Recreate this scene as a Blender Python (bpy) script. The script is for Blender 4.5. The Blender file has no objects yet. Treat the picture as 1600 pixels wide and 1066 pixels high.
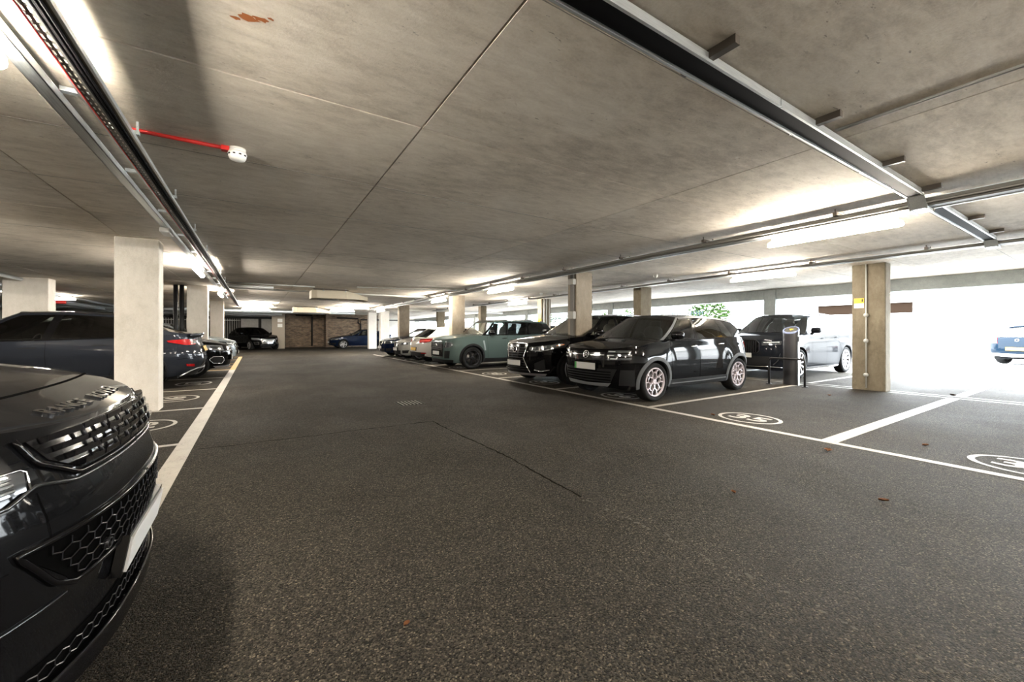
import bpy, bmesh, math, random
import numpy as np
from mathutils import Vector, Matrix
random.seed(7)
SC = bpy.context.scene
COL = SC.collection
# ------------------------------------------------------------------ camera, world, exposure
YAW = math.atan(400 / 630)
cam_d = bpy.data.cameras.new('camera'); cam = bpy.data.objects.new('camera', cam_d); COL.objects.link(cam)
cam_d.sensor_width = 36; cam_d.lens = 630 / 1600 * 36; cam_d.shift_y = -14 / 1600; cam_d.clip_start = 0.02; cam_d.clip_end = 500
cam.location = (0, 0, 1.2); cam.rotation_euler = (math.pi / 2, 0, -YAW)
SC.camera = cam
SC.view_settings.view_transform = 'Standard'; SC.view_settings.look = 'None'
SC.view_settings.exposure = 3.05; SC.view_settings.gamma = 1.0; SC.view_settings.use_curve_mapping = False
W = bpy.data.worlds.new('overcast_sky'); SC.world = W; W.use_nodes = True
bg = W.node_tree.nodes['Background']; bg.inputs[0].default_value = (0.88, 0.95, 1.0, 1); bg.inputs[1].default_value = 5.2
SC.cycles.max_bounces = 9; SC.cycles.diffuse_bounces = 6; SC.cycles.glossy_bounces = 4; SC.cycles.transparent_max_bounces = 24
SC.cycles.use_adaptive_sampling = True; SC.cycles.adaptive_threshold = 0.025
SC.cycles.caustics_reflective = False; SC.cycles.caustics_refractive = False
SC.cycles.sample_clamp_indirect = 20
LAMP = 38.0          # radiance of the fluorescent diffusers
CEIL = 2.6

# ------------------------------------------------------------------ materials
MATS = {}
def mat(name, col, rough=0.5, metal=0.0, coat=0.0, spec=0.5, emit=None, estr=0.0):
    if name in MATS: return MATS[name]
    m = bpy.data.materials.new(name); m.use_nodes = True
    b = m.node_tree.nodes['Principled BSDF']
    b.inputs['Base Color'].default_value = (*col, 1); b.inputs['Roughness'].default_value = rough
    b.inputs['Metallic'].default_value = metal; b.inputs['Coat Weight'].default_value = coat
    b.inputs['Coat Roughness'].default_value = 0.04
    b.inputs['Specular IOR Level'].default_value = spec
    if emit:
        b.inputs['Emission Color'].default_value = (*emit, 1); b.inputs['Emission Strength'].default_value = estr
    MATS[name] = m
    return m
class NT:
    def __init__(s, m): s.t = m.node_tree; s.b = s.t.nodes.get('Principled BSDF')
    def n(s, typ, **kw):
        o = s.t.nodes.new(typ)
        for k, v in kw.items():
            if k.startswith('i_'):
                key = k[2:]; key = int(key) if key.isdigit() else key.replace('_', ' ')
                o.inputs[key].default_value = v
            else: setattr(o, k, v)
        return o
    def l(s, a, b): s.t.links.new(a, b)
    def noise(s, vec, scale, detail=4, rough=0.55, dist=0.0):
        o = s.n('ShaderNodeTexNoise'); o.inputs['Scale'].default_value = scale; o.inputs['Detail'].default_value = detail
        o.inputs['Roughness'].default_value = rough; o.inputs['Distortion'].default_value = dist
        if vec is not None: s.l(vec, o.inputs['Vector'])
        return o.outputs['Fac']
    def ramp(s, fac, stops):
        r = s.n('ShaderNodeValToRGB'); e = r.color_ramp.elements
        while len(e) < len(stops): e.new(0.5)
        for k, (p, c) in enumerate(stops):
            e[k].position = p; e[k].color = (*c, 1) if len(c) == 3 else c
        s.l(fac, r.inputs['Fac']); return r.outputs['Color']
    def mix(s, fac, a, b, mode='MIX'):
        m = s.n('ShaderNodeMix', data_type='RGBA', blend_type=mode)
        for sock, v in ((m.inputs[0], fac), (m.inputs[6], a), (m.inputs[7], b)):
            if isinstance(v, (int, float)): sock.default_value = v
            elif isinstance(v, tuple): sock.default_value = (*v, 1)
            else: s.l(v, sock)
        return m.outputs[2]
    def math(s, op, a, b=0.0):
        m = s.n('ShaderNodeMath', operation=op)
        for sock, v in ((m.inputs[0], a), (m.inputs[1], b)):
            if isinstance(v, (int, float)): sock.default_value = v
            else: s.l(v, sock)
        return m.outputs[0]
    def bump(s, h, strength, dist):
        b = s.n('ShaderNodeBump'); b.inputs['Strength'].default_value = strength; b.inputs['Distance'].default_value = dist
        s.l(h, b.inputs['Height']); s.l(b.outputs[0], s.b.inputs['Normal'])
    def pos(s, scale=(1, 1, 1), which='Object'):
        if which == 'World': v = s.n('ShaderNodeNewGeometry').outputs['Position']
        else: v = s.n('ShaderNodeTexCoord').outputs[which]
        mp = s.n('ShaderNodeMapping'); mp.inputs['Scale'].default_value = scale
        s.l(v, mp.inputs['Vector']); return mp.outputs[0]

def concrete(name, c0, c1, c2, scale=1.0, streak=(1, 1, 1), rough=0.85, spots=True, panel=False):
    m = mat(name, c1, rough); t = NT(m)
    v = t.pos(which='World'); vs = t.pos(streak, which='World')
    big = t.noise(v, 0.7 * scale, 5, 0.6, 0.4); mid = t.noise(vs, 8 * scale, 8, 0.75, 0.3); fine = t.noise(v, 60, 3, 0.7)
    f = t.math('ADD', t.math('MULTIPLY', big, 0.5), t.math('MULTIPLY', mid, 0.5))
    c = t.ramp(f, [(0.37, c0), (0.5, c1), (0.62, c2)])
    c = t.mix(0.35, c, t.ramp(fine, [(0.3, (0.35, 0.35, 0.35)), (0.7, (0.65, 0.65, 0.65))]), 'OVERLAY')
    if spots:
        sp = t.noise(vs, 26, 3, 0.6); m1 = t.ramp(sp, [(0.67, (0, 0, 0)), (0.70, (1, 1, 1))])
        sel = t.ramp(t.noise(v, 1.7, 2), [(0.5, (0, 0, 0)), (0.62, (1, 1, 1))])
        c = t.mix(t.math('MULTIPLY', t.math('MULTIPLY', m1, sel), 0.55), c, (0.10, 0.07, 0.05))
        lt = t.ramp(t.noise(vs, 9, 4, 0.7, 1.0), [(0.66, (0, 0, 0)), (0.74, (1, 1, 1))])
        c = t.mix(t.math('MULTIPLY', lt, 0.35), c, tuple(min(1, x * 1.35) for x in c2))
    if panel:
        oi = t.n('ShaderNodeObjectInfo')
        c = t.mix(1.0, c, t.ramp(oi.outputs['Random'], [(0, (0.88, 0.88, 0.885)), (1, (1.0, 0.99, 0.97))]), 'MULTIPLY')
        rs = t.ramp(t.noise(v, 0.55, 3, 0.5), [(0.66, (0, 0, 0)), (0.75, (1, 1, 1))])
        rs2 = t.ramp(t.noise(v, 14, 3, 0.6, 1.5), [(0.60, (0, 0, 0)), (0.66, (1, 1, 1))])
        c = t.mix(t.math('MULTIPLY', t.math('MULTIPLY', rs, rs2), 0.35), c, (0.22, 0.09, 0.03))
    t.l(c, t.b.inputs['Base Color'])
    t.bump(t.math('ADD', mid, t.math('MULTIPLY', fine, 0.5)), 0.25, 0.01)
    return m
M_CEIL = concrete('ceiling_concrete', (0.50, 0.445, 0.375), (0.72, 0.655, 0.565), (0.86, 0.80, 0.71), 1.0, (0.6, 1.5, 1), panel=True)
M_SOFFIT = mat('joint_dark', (0.12, 0.11, 0.10), 0.9)
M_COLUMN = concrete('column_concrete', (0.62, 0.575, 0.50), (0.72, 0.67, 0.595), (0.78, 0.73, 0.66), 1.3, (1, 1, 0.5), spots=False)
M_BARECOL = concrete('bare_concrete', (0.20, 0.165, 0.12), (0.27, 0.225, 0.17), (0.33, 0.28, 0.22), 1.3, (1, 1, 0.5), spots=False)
M_DARKCOL = concrete('dark_bare_concrete', (0.105, 0.086, 0.055), (0.15, 0.124, 0.084), (0.20, 0.17, 0.12), 1.3, (1, 1, 0.5), spots=False)  # darker tone of the bare column concrete
M_PALECOL = concrete('painted_column', (0.70, 0.68, 0.64), (0.78, 0.76, 0.72), (0.82, 0.80, 0.76), 1.3, (1, 1, 0.5), spots=False)
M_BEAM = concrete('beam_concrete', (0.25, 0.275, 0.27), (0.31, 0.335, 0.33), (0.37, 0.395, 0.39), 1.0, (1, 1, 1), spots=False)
M_WALL = concrete('wall_concrete', (0.42, 0.40, 0.37), (0.52, 0.50, 0.46), (0.58, 0.56, 0.52), 1.0, (1, 1, 1), spots=False)

def asphalt():
    m = mat('asphalt', (0.05, 0.047, 0.042), 0.55); t = NT(m); v = t.pos(which='World')
    vor = t.n('ShaderNodeTexVoronoi', feature='F1'); vor.inputs['Scale'].default_value = 165; t.l(v, vor.inputs['Vector'])
    vor2 = t.n('ShaderNodeTexVoronoi', feature='F1'); vor2.inputs['Scale'].default_value = 85; t.l(v, vor2.inputs['Vector'])
    big = t.noise(v, 0.5, 4, 0.6, 0.5); mid = t.noise(t.pos((1, 0.35, 1), 'World'), 1.6, 4, 0.6, 0.6)
    base = t.ramp(t.math('ADD', t.math('MULTIPLY', big, 0.5), t.math('MULTIPLY', mid, 0.5)), [(0.30, (0.020, 0.0172, 0.0134)), (0.52, (0.0275, 0.0240, 0.0188)), (0.72, (0.037, 0.0325, 0.0258))])
    sep = t.n('ShaderNodeSeparateColor'); t.l(vor.outputs['Color'], sep.inputs[0])
    c = t.mix(1.0, base, t.ramp(sep.outputs[0], [(0.0, (0.10, 0.09, 0.085)), (0.45, (0.75, 0.74, 0.72)), (0.8, (1.5, 1.48, 1.42)), (0.94, (2.4, 2.35, 2.2)), (1.0, (5.0, 4.8, 4.4))]), 'MULTIPLY')
    wp = t.ramp(t.noise(v, 75, 2, 0.5), [(0.755, (0, 0, 0)), (0.77, (1, 1, 1))])
    wsel = t.ramp(t.noise(v, 1.1, 2), [(0.42, (0.0, 0.0, 0.0)), (0.6, (1, 1, 1))])
    c = t.mix(t.math('MULTIPLY', wp, wsel), c, (0.28, 0.255, 0.22))
    t.l(c, t.b.inputs['Base Color'])
    t.l(t.ramp(t.noise(v, 0.9, 5, 0.65, 0.6), [(0.35, (0.74, 0.74, 0.74)), (0.65, (0.86, 0.86, 0.86))]), t.b.inputs['Roughness'])
    t.b.inputs['Specular IOR Level'].default_value = 0.10
    h = t.math('SUBTRACT', 1.0, t.math('ADD', t.math('MULTIPLY', vor.outputs['Distance'], 0.55), t.math('MULTIPLY', vor2.outputs['Distance'], 0.45)))
    t.bump(h, 1.0, 0.008)
    return m
M_ASPH = asphalt()
def paint(name, col):
    m = mat(name, col, 0.55); t = NT(m); v = t.pos(which='World')
    a = t.noise(v, 38, 5, 0.75); b = t.noise(v, 3, 3)
    f = t.ramp(t.math('ADD', t.math('MULTIPLY', a, 0.7), t.math('MULTIPLY', b, 0.3)), [(0.36, (1, 1, 1)), (0.47, (0, 0, 0))])
    c = t.mix(t.math('MULTIPLY', f, 0.55), col, (0.03, 0.027, 0.024))
    c = t.mix(0.25, c, t.ramp(t.noise(v, 9, 4), [(0.3, (0.5, 0.48, 0.44)), (0.7, (1, 1, 1))]), 'MULTIPLY')
    t.l(c, t.b.inputs['Base Color'])
    vor = t.n('ShaderNodeTexVoronoi'); vor.inputs['Scale'].default_value = 105; t.l(v, vor.inputs['Vector'])
    t.bump(t.math('SUBTRACT', 1.0, vor.outputs['Distance']), 0.4, 0.003)
    return m
M_WHITE = paint('road_paint', (0.30, 0.275, 0.235))
M_FADE = paint('worn_paint', (0.17, 0.155, 0.13))
M_YELLOW = paint('yellow_paint', (0.38, 0.20, 0.003))
def brick(name, tint, mort):
    m = mat(name, tint, 0.85); t = NT(m)
    b = t.n('ShaderNodeTexBrick'); b.offset = 0.5
    tc = t.n('ShaderNodeTexCoord').outputs['Object']; sp = t.n('ShaderNodeSeparateXYZ'); t.l(tc, sp.inputs[0])
    cb = t.n('ShaderNodeCombineXYZ'); t.l(sp.outputs[0], cb.inputs[0]); t.l(sp.outputs[2], cb.inputs[1]); t.l(cb.outputs[0], b.inputs['Vector'])
    b.inputs['Scale'].default_value = 1.0; b.inputs['Brick Width'].default_value = 0.225; b.inputs['Row Height'].default_value = 0.075
    b.inputs['Mortar Size'].default_value = 0.008; b.inputs['Bias'].default_value = 0.0
    b.inputs['Color1'].default_value = (*tint, 1); b.inputs['Color2'].default_value = (tint[0] * 1.9, tint[1] * 1.9, tint[2] * 1.8, 1); b.inputs['Mortar'].default_value = (*mort, 1)
    n = t.noise(t.pos((1, 1, 2.5)), 3.5, 3, 0.6)
    t.l(t.mix(0.5, b.outputs['Color'], t.ramp(n, [(0.35, (0.3, 0.28, 0.26)), (0.65, (1.5, 1.45, 1.4))]), 'MULTIPLY'), t.b.inputs['Base Color'])
    t.bump(b.outputs['Fac'], -0.6, 0.01)
    return m
M_BRICK = brick('brick_buff', (0.12, 0.083, 0.055), (0.22, 0.195, 0.165))
M_GALV = mat('galvanised', (0.60, 0.64, 0.66), 0.38, 0.75)
NT(M_GALV).l(NT(M_GALV).ramp(NT(M_GALV).noise(None, 20, 4, 0.7), [(0.3, (0.45, 0.49, 0.51)), (0.7, (0.72, 0.76, 0.78))]), NT(M_GALV).b.inputs['Base Color'])
M_TRAYDK = mat('tray_grey', (0.16, 0.155, 0.14), 0.5, 0.5)
M_CABLE = mat('cable_black', (0.005, 0.005, 0.0055), 0.7, spec=.06)
M_STRUT = mat('strut_brown', (0.10, 0.085, 0.07), 0.5, 0.6)
M_RED = mat('red_conduit', (0.72, 0.03, 0.025), 0.4)
M_PWHITE = mat('plastic_white', (0.80, 0.79, 0.76), 0.35)
M_PBLACK = mat('plastic_black', (0.012, 0.012, 0.0125), 0.45, spec=.25)
M_PGREY = mat('plastic_grey', (0.42, 0.42, 0.40), 0.45)
M_LAMP = mat('lamp_diffuser', (0.9, 0.9, 0.88), 0.4, emit=(1.0, 0.92, 0.80), estr=LAMP)
M_BEIGE = mat('fan_beige', (0.56, 0.50, 0.39), 0.5)
M_DARK = mat('dark_gap', (0.006, 0.006, 0.006), 0.8, spec=0.0)
M_SIGNY = mat('sign_yellow', (0.80, 0.48, 0.02), 0.45)
M_LEAF = mat('fallen_leaf', (0.10, 0.040, 0.016), 0.8, spec=.1)

# ------------------------------------------------------------------ mesh helpers
class MB:
    def __init__(s): s.v = []; s.f = []; s.sm = []
    def add(s, vs, fs, smooth=False):
        o = len(s.v); s.v += [tuple(map(float, p)) for p in vs]; s.f += [tuple(i + o for i in f) for f in fs]; s.sm += [smooth] * len(fs); return s
    def box(s, a, b, M=None):
        x0, y0, z0 = a; x1, y1, z1 = b
        vs = [(x0, y0, z0), (x1, y0, z0), (x1, y1, z0), (x0, y1, z0), (x0, y0, z1), (x1, y0, z1), (x1, y1, z1), (x0, y1, z1)]
        if M is not None: vs = [M @ Vector(p) for p in vs]
        return s.add(vs, [(3, 2, 1, 0), (4, 5, 6, 7), (0, 1, 5, 4), (1, 2, 6, 5), (2, 3, 7, 6), (3, 0, 4, 7)])
    def cbox(s, c, d, M=None):
        return s.box([c[i] - d[i] / 2 for i in range(3)], [c[i] + d[i] / 2 for i in range(3)], M)
    def grid(s, P, smooth=True, flip=False, wrap=False):
        n = len(P); m = len(P[0]); vs = [p for r in P for p in r]; fs = []
        for i in range(n - 1):
            for j in range(m - 1 if not wrap else m):
                k = (j + 1) % m
                q = (i * m + j, i * m + k, (i + 1) * m + k, (i + 1) * m + j)
                fs.append(q[::-1] if flip else q)
        return s.add(vs, fs, smooth)
    def tube(s, pts, r, n=8, caps=True, smooth=True):
        pts = [Vector(p) for p in pts]; rings = []
        up = None
        for i, p in enumerate(pts):
            d = (pts[min(i + 1, len(pts) - 1)] - pts[max(i - 1, 0)]).normalized()
            a = Vector((0, 0, 1)) if abs(d.z) < 0.9 else Vector((1, 0, 0))
            if up is None: up = d.cross(a).normalized()
            up = (up - d * up.dot(d)).normalized(); w = d.cross(up)
            rr = r[i] if isinstance(r, (list, tuple)) else r
            rings.append([p + up * math.cos(2 * math.pi * k / n) * rr + w * math.sin(2 * math.pi * k / n) * rr for k in range(n)])
        s.grid(rings, smooth, wrap=True)
        if caps:
            s.add(rings[0], [tuple(range(n))]); s.add(rings[-1], [tuple(range(n - 1, -1, -1))])
        return s
    def lathe(s, prof, n=24, axis='z', c=(0, 0, 0), smooth=True):
        P = []
        for r, h in prof:
            row = []
            for k in range(n):
                a = 2 * math.pi * k / n; x, y = r * math.cos(a), r * math.sin(a)
                p = (x, y, h) if axis == 'z' else ((x, h, y) if axis == 'y' else (h, x, y))
                row.append((p[0] + c[0], p[1] + c[1], p[2] + c[2]))
            P.append(row)
        return s.grid(P, smooth, wrap=True)
    def prism(s, poly, z0, z1, M=None):
        n = len(poly); vs = [(x, y, z0) for x, y in poly] + [(x, y, z1) for x, y in poly]
        if M is not None: vs = [M @ Vector(p) for p in vs]
        return s.add(vs, [tuple(range(n - 1, -1, -1)), tuple(range(n, 2 * n))] + [(i, (i + 1) % n, (i + 1) % n + n, i + n) for i in range(n)])
    def sup(s, c, r, n=0.35, M=None, nu=16, nv=10):
        P = []
        f = lambda w, e: math.copysign(abs(w) ** e, w)
        for i in range(nv + 1):
            b = -math.pi / 2 + math.pi * i / nv; row = []
            for j in range(nu):
                a = 2 * math.pi * j / nu
                p = Vector((r[0] * f(math.cos(b), n) * f(math.cos(a), n), r[1] * f(math.cos(b), n) * f(math.sin(a), n), r[2] * f(math.sin(b), n)))
                if M is not None: p = M @ p
                row.append(p + Vector(c))
            P.append(row)
        return s.grid(P, True, wrap=True)
    def mesh(s, name):
        me = bpy.data.meshes.new(name); me.from_pydata(s.v, [], s.f)
        me.polygons.foreach_set('use_smooth', s.sm)
        me.update(); return me
    def build(s, name, m, parent=None, loc=None, fix=True, edge=None, bevel=None):
        me = s.mesh(name)
        if fix:
            b = bmesh.new(); b.from_mesh(me); bmesh.ops.remove_doubles(b, verts=b.verts, dist=1e-5)
            bmesh.ops.dissolve_degenerate(b, edges=b.edges, dist=1e-6)
            bmesh.ops.recalc_face_normals(b, faces=b.faces)
            if bevel: bmesh.ops.bevel(b, geom=b.edges[:], offset=bevel, segments=1, affect='EDGES', profile=0.5)
            if edge:
                for e in b.edges:
                    if len(e.link_faces) == 2 and e.calc_face_angle(0) > edge: e.smooth = False
            b.to_mesh(me); b.free()
        me.materials.append(m)
        return link(name, me, parent, loc)
def link(name, me, parent=None, loc=None):
    o = bpy.data.objects.new(name, me); COL.objects.link(o)
    if parent: o.parent = parent
    if loc: o.location = loc
    return o
def tag(o, label=None, cat=None, group=None, kind=None):
    if label: o['label'] = label
    if cat: o['category'] = cat
    if group: o['group'] = group
    if kind: o['kind'] = kind
    return o
def empty(name, loc=(0, 0, 0), rz=0.0):
    o = bpy.data.objects.new(name, None); COL.objects.link(o); o.location = loc; o.rotation_euler = (0, 0, rz); o.empty_display_size = 0.1
    return o
def copy_tree(o, parent=None):
    c = o.copy(); COL.objects.link(c); c.parent = parent
    for ch in list(o.children): copy_tree(ch, c)
    return c
def text_mesh(body, size, depth, name='text', bold=False):
    cu = bpy.data.curves.new(name, 'FONT'); cu.body = body; cu.size = size; cu.extrude = depth; cu.align_x = 'CENTER'; cu.align_y = 'CENTER'
    cu.resolution_u = 3
    if bold: cu.offset = size * 0.02
    o = bpy.data.objects.new(name, cu); COL.objects.link(o)
    dg = bpy.context.evaluated_depsgraph_get(); me = bpy.data.meshes.new_from_object(o.evaluated_get(dg))
    COL.objects.unlink(o); bpy.data.objects.remove(o); bpy.data.curves.remove(cu)
    return me
# ================================================================== the setting
X0, X1, Y0, Y1 = -14.0, 14.6, -7.0, 42.0
floor = tag(MB().box((X0, Y0, -0.2), (14.9, Y1, 0)).build('floor', M_ASPH), kind='structure')
M_PAVE = mat('forecourt', (0.52, 0.51, 0.50), 0.8)
NT(M_PAVE).l(NT(M_PAVE).ramp(NT(M_PAVE).noise(None, 3, 5, 0.6), [(0.3, (0.36, 0.355, 0.35)), (0.7, (0.46, 0.455, 0.45))]), NT(M_PAVE).b.inputs['Base Color'])
tag(MB().box((14.9, -40, -0.2), (75, 90, -0.005)).build('ground', M_PAVE), kind='structure')
# markings laid on the floor
def strip(name, x0, y0, x1, y1, m, z=0.003):
    o = MB().box((x0, y0, 0.0005), (x1, y1, z)).build(name, m, floor); return o
LX = -0.63
strip('bay_line', LX - 0.075, -2, LX + 0.075, 15.5, M_WHITE)
strip('bay_line', LX - 0.075, 15.5, LX + 0.075, 23.5, M_YELLOW)
for y in (0.5, 3.0, 5.54, 8.0, 10.55, 13.05, 15.45):
    strip('bay_line', -5.6, y - 0.04, LX - 0.075, y + 0.04, M_WHITE)
for y in (15.68, 17.3, 18.6, 21.0, 23.45):
    strip('bay_line', -5.6, y - 0.05, LX - 0.075, y + 0.05, M_YELLOW)
for k in range(3):
    y = 15.8 + k * 0.45
    MB().add([(-3.4 + k, y, 0.0035), (-3.25 + k, y, 0.0035), (LX - 0.8 + .35 * k, 17.2, 0.0035), (LX - 0.95 + .35 * k, 17.2, 0.0035)], [(0, 1, 2, 3)]).build('hatch_line', M_YELLOW, floor)
RX = 5.27
strip('bay_line', RX - 0.05, -3, RX + 0.05, 22, M_WHITE)
RB = [1.87 + 2.39 * k for k in range(-2, 9)]
for y in RB:
    w = 0.075 if abs(y - 1.87) < .1 else 0.045
    strip('bay_line', RX + 0.05, y - w, 10.62, y + w, M_WHITE)
    strip('bay_line', 10.98, y - w, 14.75, y + w, M_WHITE)
strip('bay_line', 10.62, -6, 10.68, 21, M_FADE); strip('bay_line', 10.92, -6, 10.98, 21, M_FADE)
strip('bay_line', 14.72, -6, 14.80, 21, M_FADE)
M_JOINT = mat('bitumen_joint', (0.085, 0.08, 0.072), 0.75)
jp = [(2.02 + random.uniform(-.008, .008) + .02 * math.sin(y * 2.3), y) for y in np.arange(2.2, 5.2, 0.06)]
jm = MB()
jm.grid([[(x - 0.004 - random.random() * .008, y, 0.001), (x + 0.004 + random.random() * .008, y, 0.001)] for x, y in jp], False)
jm.build('paving_joint', mat('joint_strip', (0.010, 0.009, 0.0075), 0.95, spec=.0), floor)
jm = MB()
for k in range(130):
    y = random.uniform(-2, 2.2); x = 2.03 + .02 * math.sin(y * 2.3) + random.gauss(0, .02); a = random.uniform(.004, .011); b = random.uniform(.006, .02)
    jm.add([(x - a, y, .0015), (x, y - b, .0015), (x + a, y, .0015), (x, y + b, .0015)], [(0, 1, 2, 3)])
tag(jm.build('joint_chippings', mat('chipping', (0.075, 0.068, 0.058), 0.9, spec=.1), floor), kind='stuff')
jm = MB(); jp = [(x, 5.15 + random.uniform(-.02, .02) + 0.02 * (2 - x)) for x in np.arange(-0.5, 2.05, 0.12)]
jm.grid([[(x, y - 0.004 - random.random() * .008, 0.001), (x, y + 0.004 + random.random() * .008, 0.001)] for x, y in jp], False)
jm.build('paving_joint', MATS['joint_strip'], floor)
def bay_number(txt, x, y, rz, r=0.40, worn=False):
    m = M_FADE if worn else M_WHITE
    mb = MB(); n = 56
    mb.grid([[(x + (r - d) * math.cos(2 * math.pi * k / n) * 0.86, y + (r - d) * math.sin(2 * math.pi * k / n), 0.003) for k in range(n)] for d in (0, 0.05)], False, wrap=True)
    o = mb.build('bay_number', m, floor)
    me = text_mesh(txt, 0.42, 0.0015, bold=True); me.materials.append(m)
    me.transform(Matrix.Translation((x, y, 0.002)) @ Matrix.Rotation(rz, 4, 'Z') @ Matrix.Scale(1.25, 4, (1, 0, 0)))
    link('numeral', me, o)
for k, t in enumerate(('33', '34', '35', '36', '37', '38', '39', '40', '41')):
    bay_number(t, 5.80, RB[k] + 1.05 + (0.05 if k == 2 else 0), -math.pi / 2, worn=(t == '34'))
for k, (y, t) in enumerate(((1.75, '12'), (4.27, '13'), (6.85, '15'), (9.35, '16'), (11.9, '17'))):
    bay_number(t, -1.22, y, math.pi / 2)

# ceiling: cast slab made of formwork panels with joints
ceiling = tag(MB().box((X0, Y0, CEIL + 0.02), (X1 + 0.25, Y1, CEIL + 0.32)).build('ceiling', M_SOFFIT), kind='structure')
PX, PY = 2.62, 3.90
xs = [0.96 + PX * k for k in range(-6, 7)]; ys = [2.66 + PY * k for k in range(-3, 11)]
xs = [X0] + [x for x in xs if X0 + .3 < x < X1 - .3] + [X1 + 0.2]; ys = [Y0] + [y for y in ys if Y0 + .3 < y < Y1 - .3] + [Y1]
g = 0.006
for i in range(len(xs) - 1):
    for j in range(len(ys) - 1):
        h = random.uniform(0, 0.003)
        # a panel is three sheets wide: shallow hairline between them
        MB().box((xs[i] + g, ys[j] + g, CEIL - h), (xs[i + 1] - g, ys[j + 1] - g, CEIL + 0.025)).build('slab_panel', M_CEIL, ceiling)
for j in range(len(ys) - 1):
    for f in (1 / 3, 2 / 3):
        y = ys[j] + (ys[j + 1] - ys[j]) * f
        MB().box((X0, y - 0.003, CEIL - 0.0045), (X1, y + 0.003, CEIL - 0.002)).build('form_line', mat('form_line', (0.25, 0.23, 0.2), 0.9), ceiling)
for k, (dx, dy, r) in enumerate(((0, 0, .05), (.05, -.02, .035), (-.045, .03, .025), (.085, -.045, .02))):
    pl = [(-.03 + dx + r * random.uniform(.5, 1.1) * math.cos(a), 2.14 + dy + .5 * r * random.uniform(.5, 1.1) * math.sin(a), CEIL - .0042) for a in np.linspace(0, 2 * math.pi, 13)[:-1]]
    MB().add(pl, [tuple(range(12))]).build('rust_mark', mat('rust_mark', (.40, .13, .035), .8), ceiling)
# walls
wall_l = tag(MB().box((X0 - 0.2, Y0, 0), (X0, Y1, CEIL + .3)).build('wall_left', M_WALL), kind='structure')
tag(MB().box((X0, Y0 - 0.2, 0), (X1 + .3, Y0, CEIL + .3)).build('wall_back', M_WALL), kind='structure')
tag(MB().box((X0, Y1, 0), (X1 + .3, Y1 + .2, CEIL + .3)).build('wall_far', M_WALL), kind='structure')
bw = MB().box((4.62, 34.4, 0), (8.6, 34.7, CEIL)).box((1.9, 35.6, 0), (4.62, 35.9, CEIL)).box((4.62, 34.7, 0), (4.9, 35.9, CEIL)).build('wall_brick', M_BRICK)
tag(bw, kind='structure')
# downstand edge beam along the open facade
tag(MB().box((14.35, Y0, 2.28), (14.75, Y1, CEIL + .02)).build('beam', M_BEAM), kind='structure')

def column(x0, y0, x1, y1, label, m=M_COLUMN, conduit=None):
    o = MB().box((x0, y0, 0), (x1, y1, CEIL)).build('column', m, bevel=0.012); tag(o, label, 'column', kind='structure'); return o
COLS = {}
COLS['L1'] = column(-1.74, 8.03, -1.24, 8.36, 'pale concrete column beside the bonnet of the dark grey four by four')
COLS['L2'] = column(-1.74, 15.3, -1.24, 15.62, 'concrete column with black drain pipes behind the dark grey saloon')
COLS['L3'] = column(-1.74, 22.5, -1.24, 22.82, 'concrete column standing behind the silver car')
COLS['L4'] = column(-5.35, 15.3, -4.55, 15.75, 'concrete column rising above the roof of the dark grey saloon')
COLS['F1'] = column(0.95, 33.3, 1.75, 33.8, 'brown grey concrete column between the black car and the brick wall', mat('column_brown', (0.36, 0.31, 0.25), .85))  # own brown grey concrete colour
COLS['A1'] = column(6.27, 7.1, 6.78, 7.4, 'concrete column with switch box and vertical trunking between the two black front-row cars', M_BARECOL)
COLS['A2'] = column(6.22, 14.0, 6.76, 14.3, 'concrete column with a dark band near its base beside the green car', M_BARECOL)
COLS['A3'] = column(6.22, 20.6, 6.76, 20.9, 'concrete column with a grey lower half behind the silver car', M_BARECOL)
COLS['A4'] = column(6.9, 26.9, 7.45, 27.3, 'white painted column beside the dark blue car', M_PALECOL)
COLS['A5'] = column(6.75, 29.6, 7.3, 30.0, 'white painted column hiding the rear of the dark blue saloon', M_PALECOL)
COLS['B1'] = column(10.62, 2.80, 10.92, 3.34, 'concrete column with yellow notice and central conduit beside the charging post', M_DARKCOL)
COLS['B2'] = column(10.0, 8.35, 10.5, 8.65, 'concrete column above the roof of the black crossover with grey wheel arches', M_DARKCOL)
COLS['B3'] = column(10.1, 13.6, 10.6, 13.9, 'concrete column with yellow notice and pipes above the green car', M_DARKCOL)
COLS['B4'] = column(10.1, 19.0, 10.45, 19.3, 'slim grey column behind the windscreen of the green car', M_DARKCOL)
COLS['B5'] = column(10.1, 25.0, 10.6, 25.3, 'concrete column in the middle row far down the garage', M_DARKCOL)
for k, y in enumerate((-0.6, 6.5, 13.6, 20.7, 27.8, 34.9)):
    column(14.30, y, 14.62, y + 0.36, ['edge column beside the open forecourt', 'edge column behind the roof of the grey four by four', 'edge column between the tree and the open forecourt', 'edge column in front of the pale railings', 'edge column near the far brick wall', 'last edge column of the open side'][k], M_BEAM)
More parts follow.
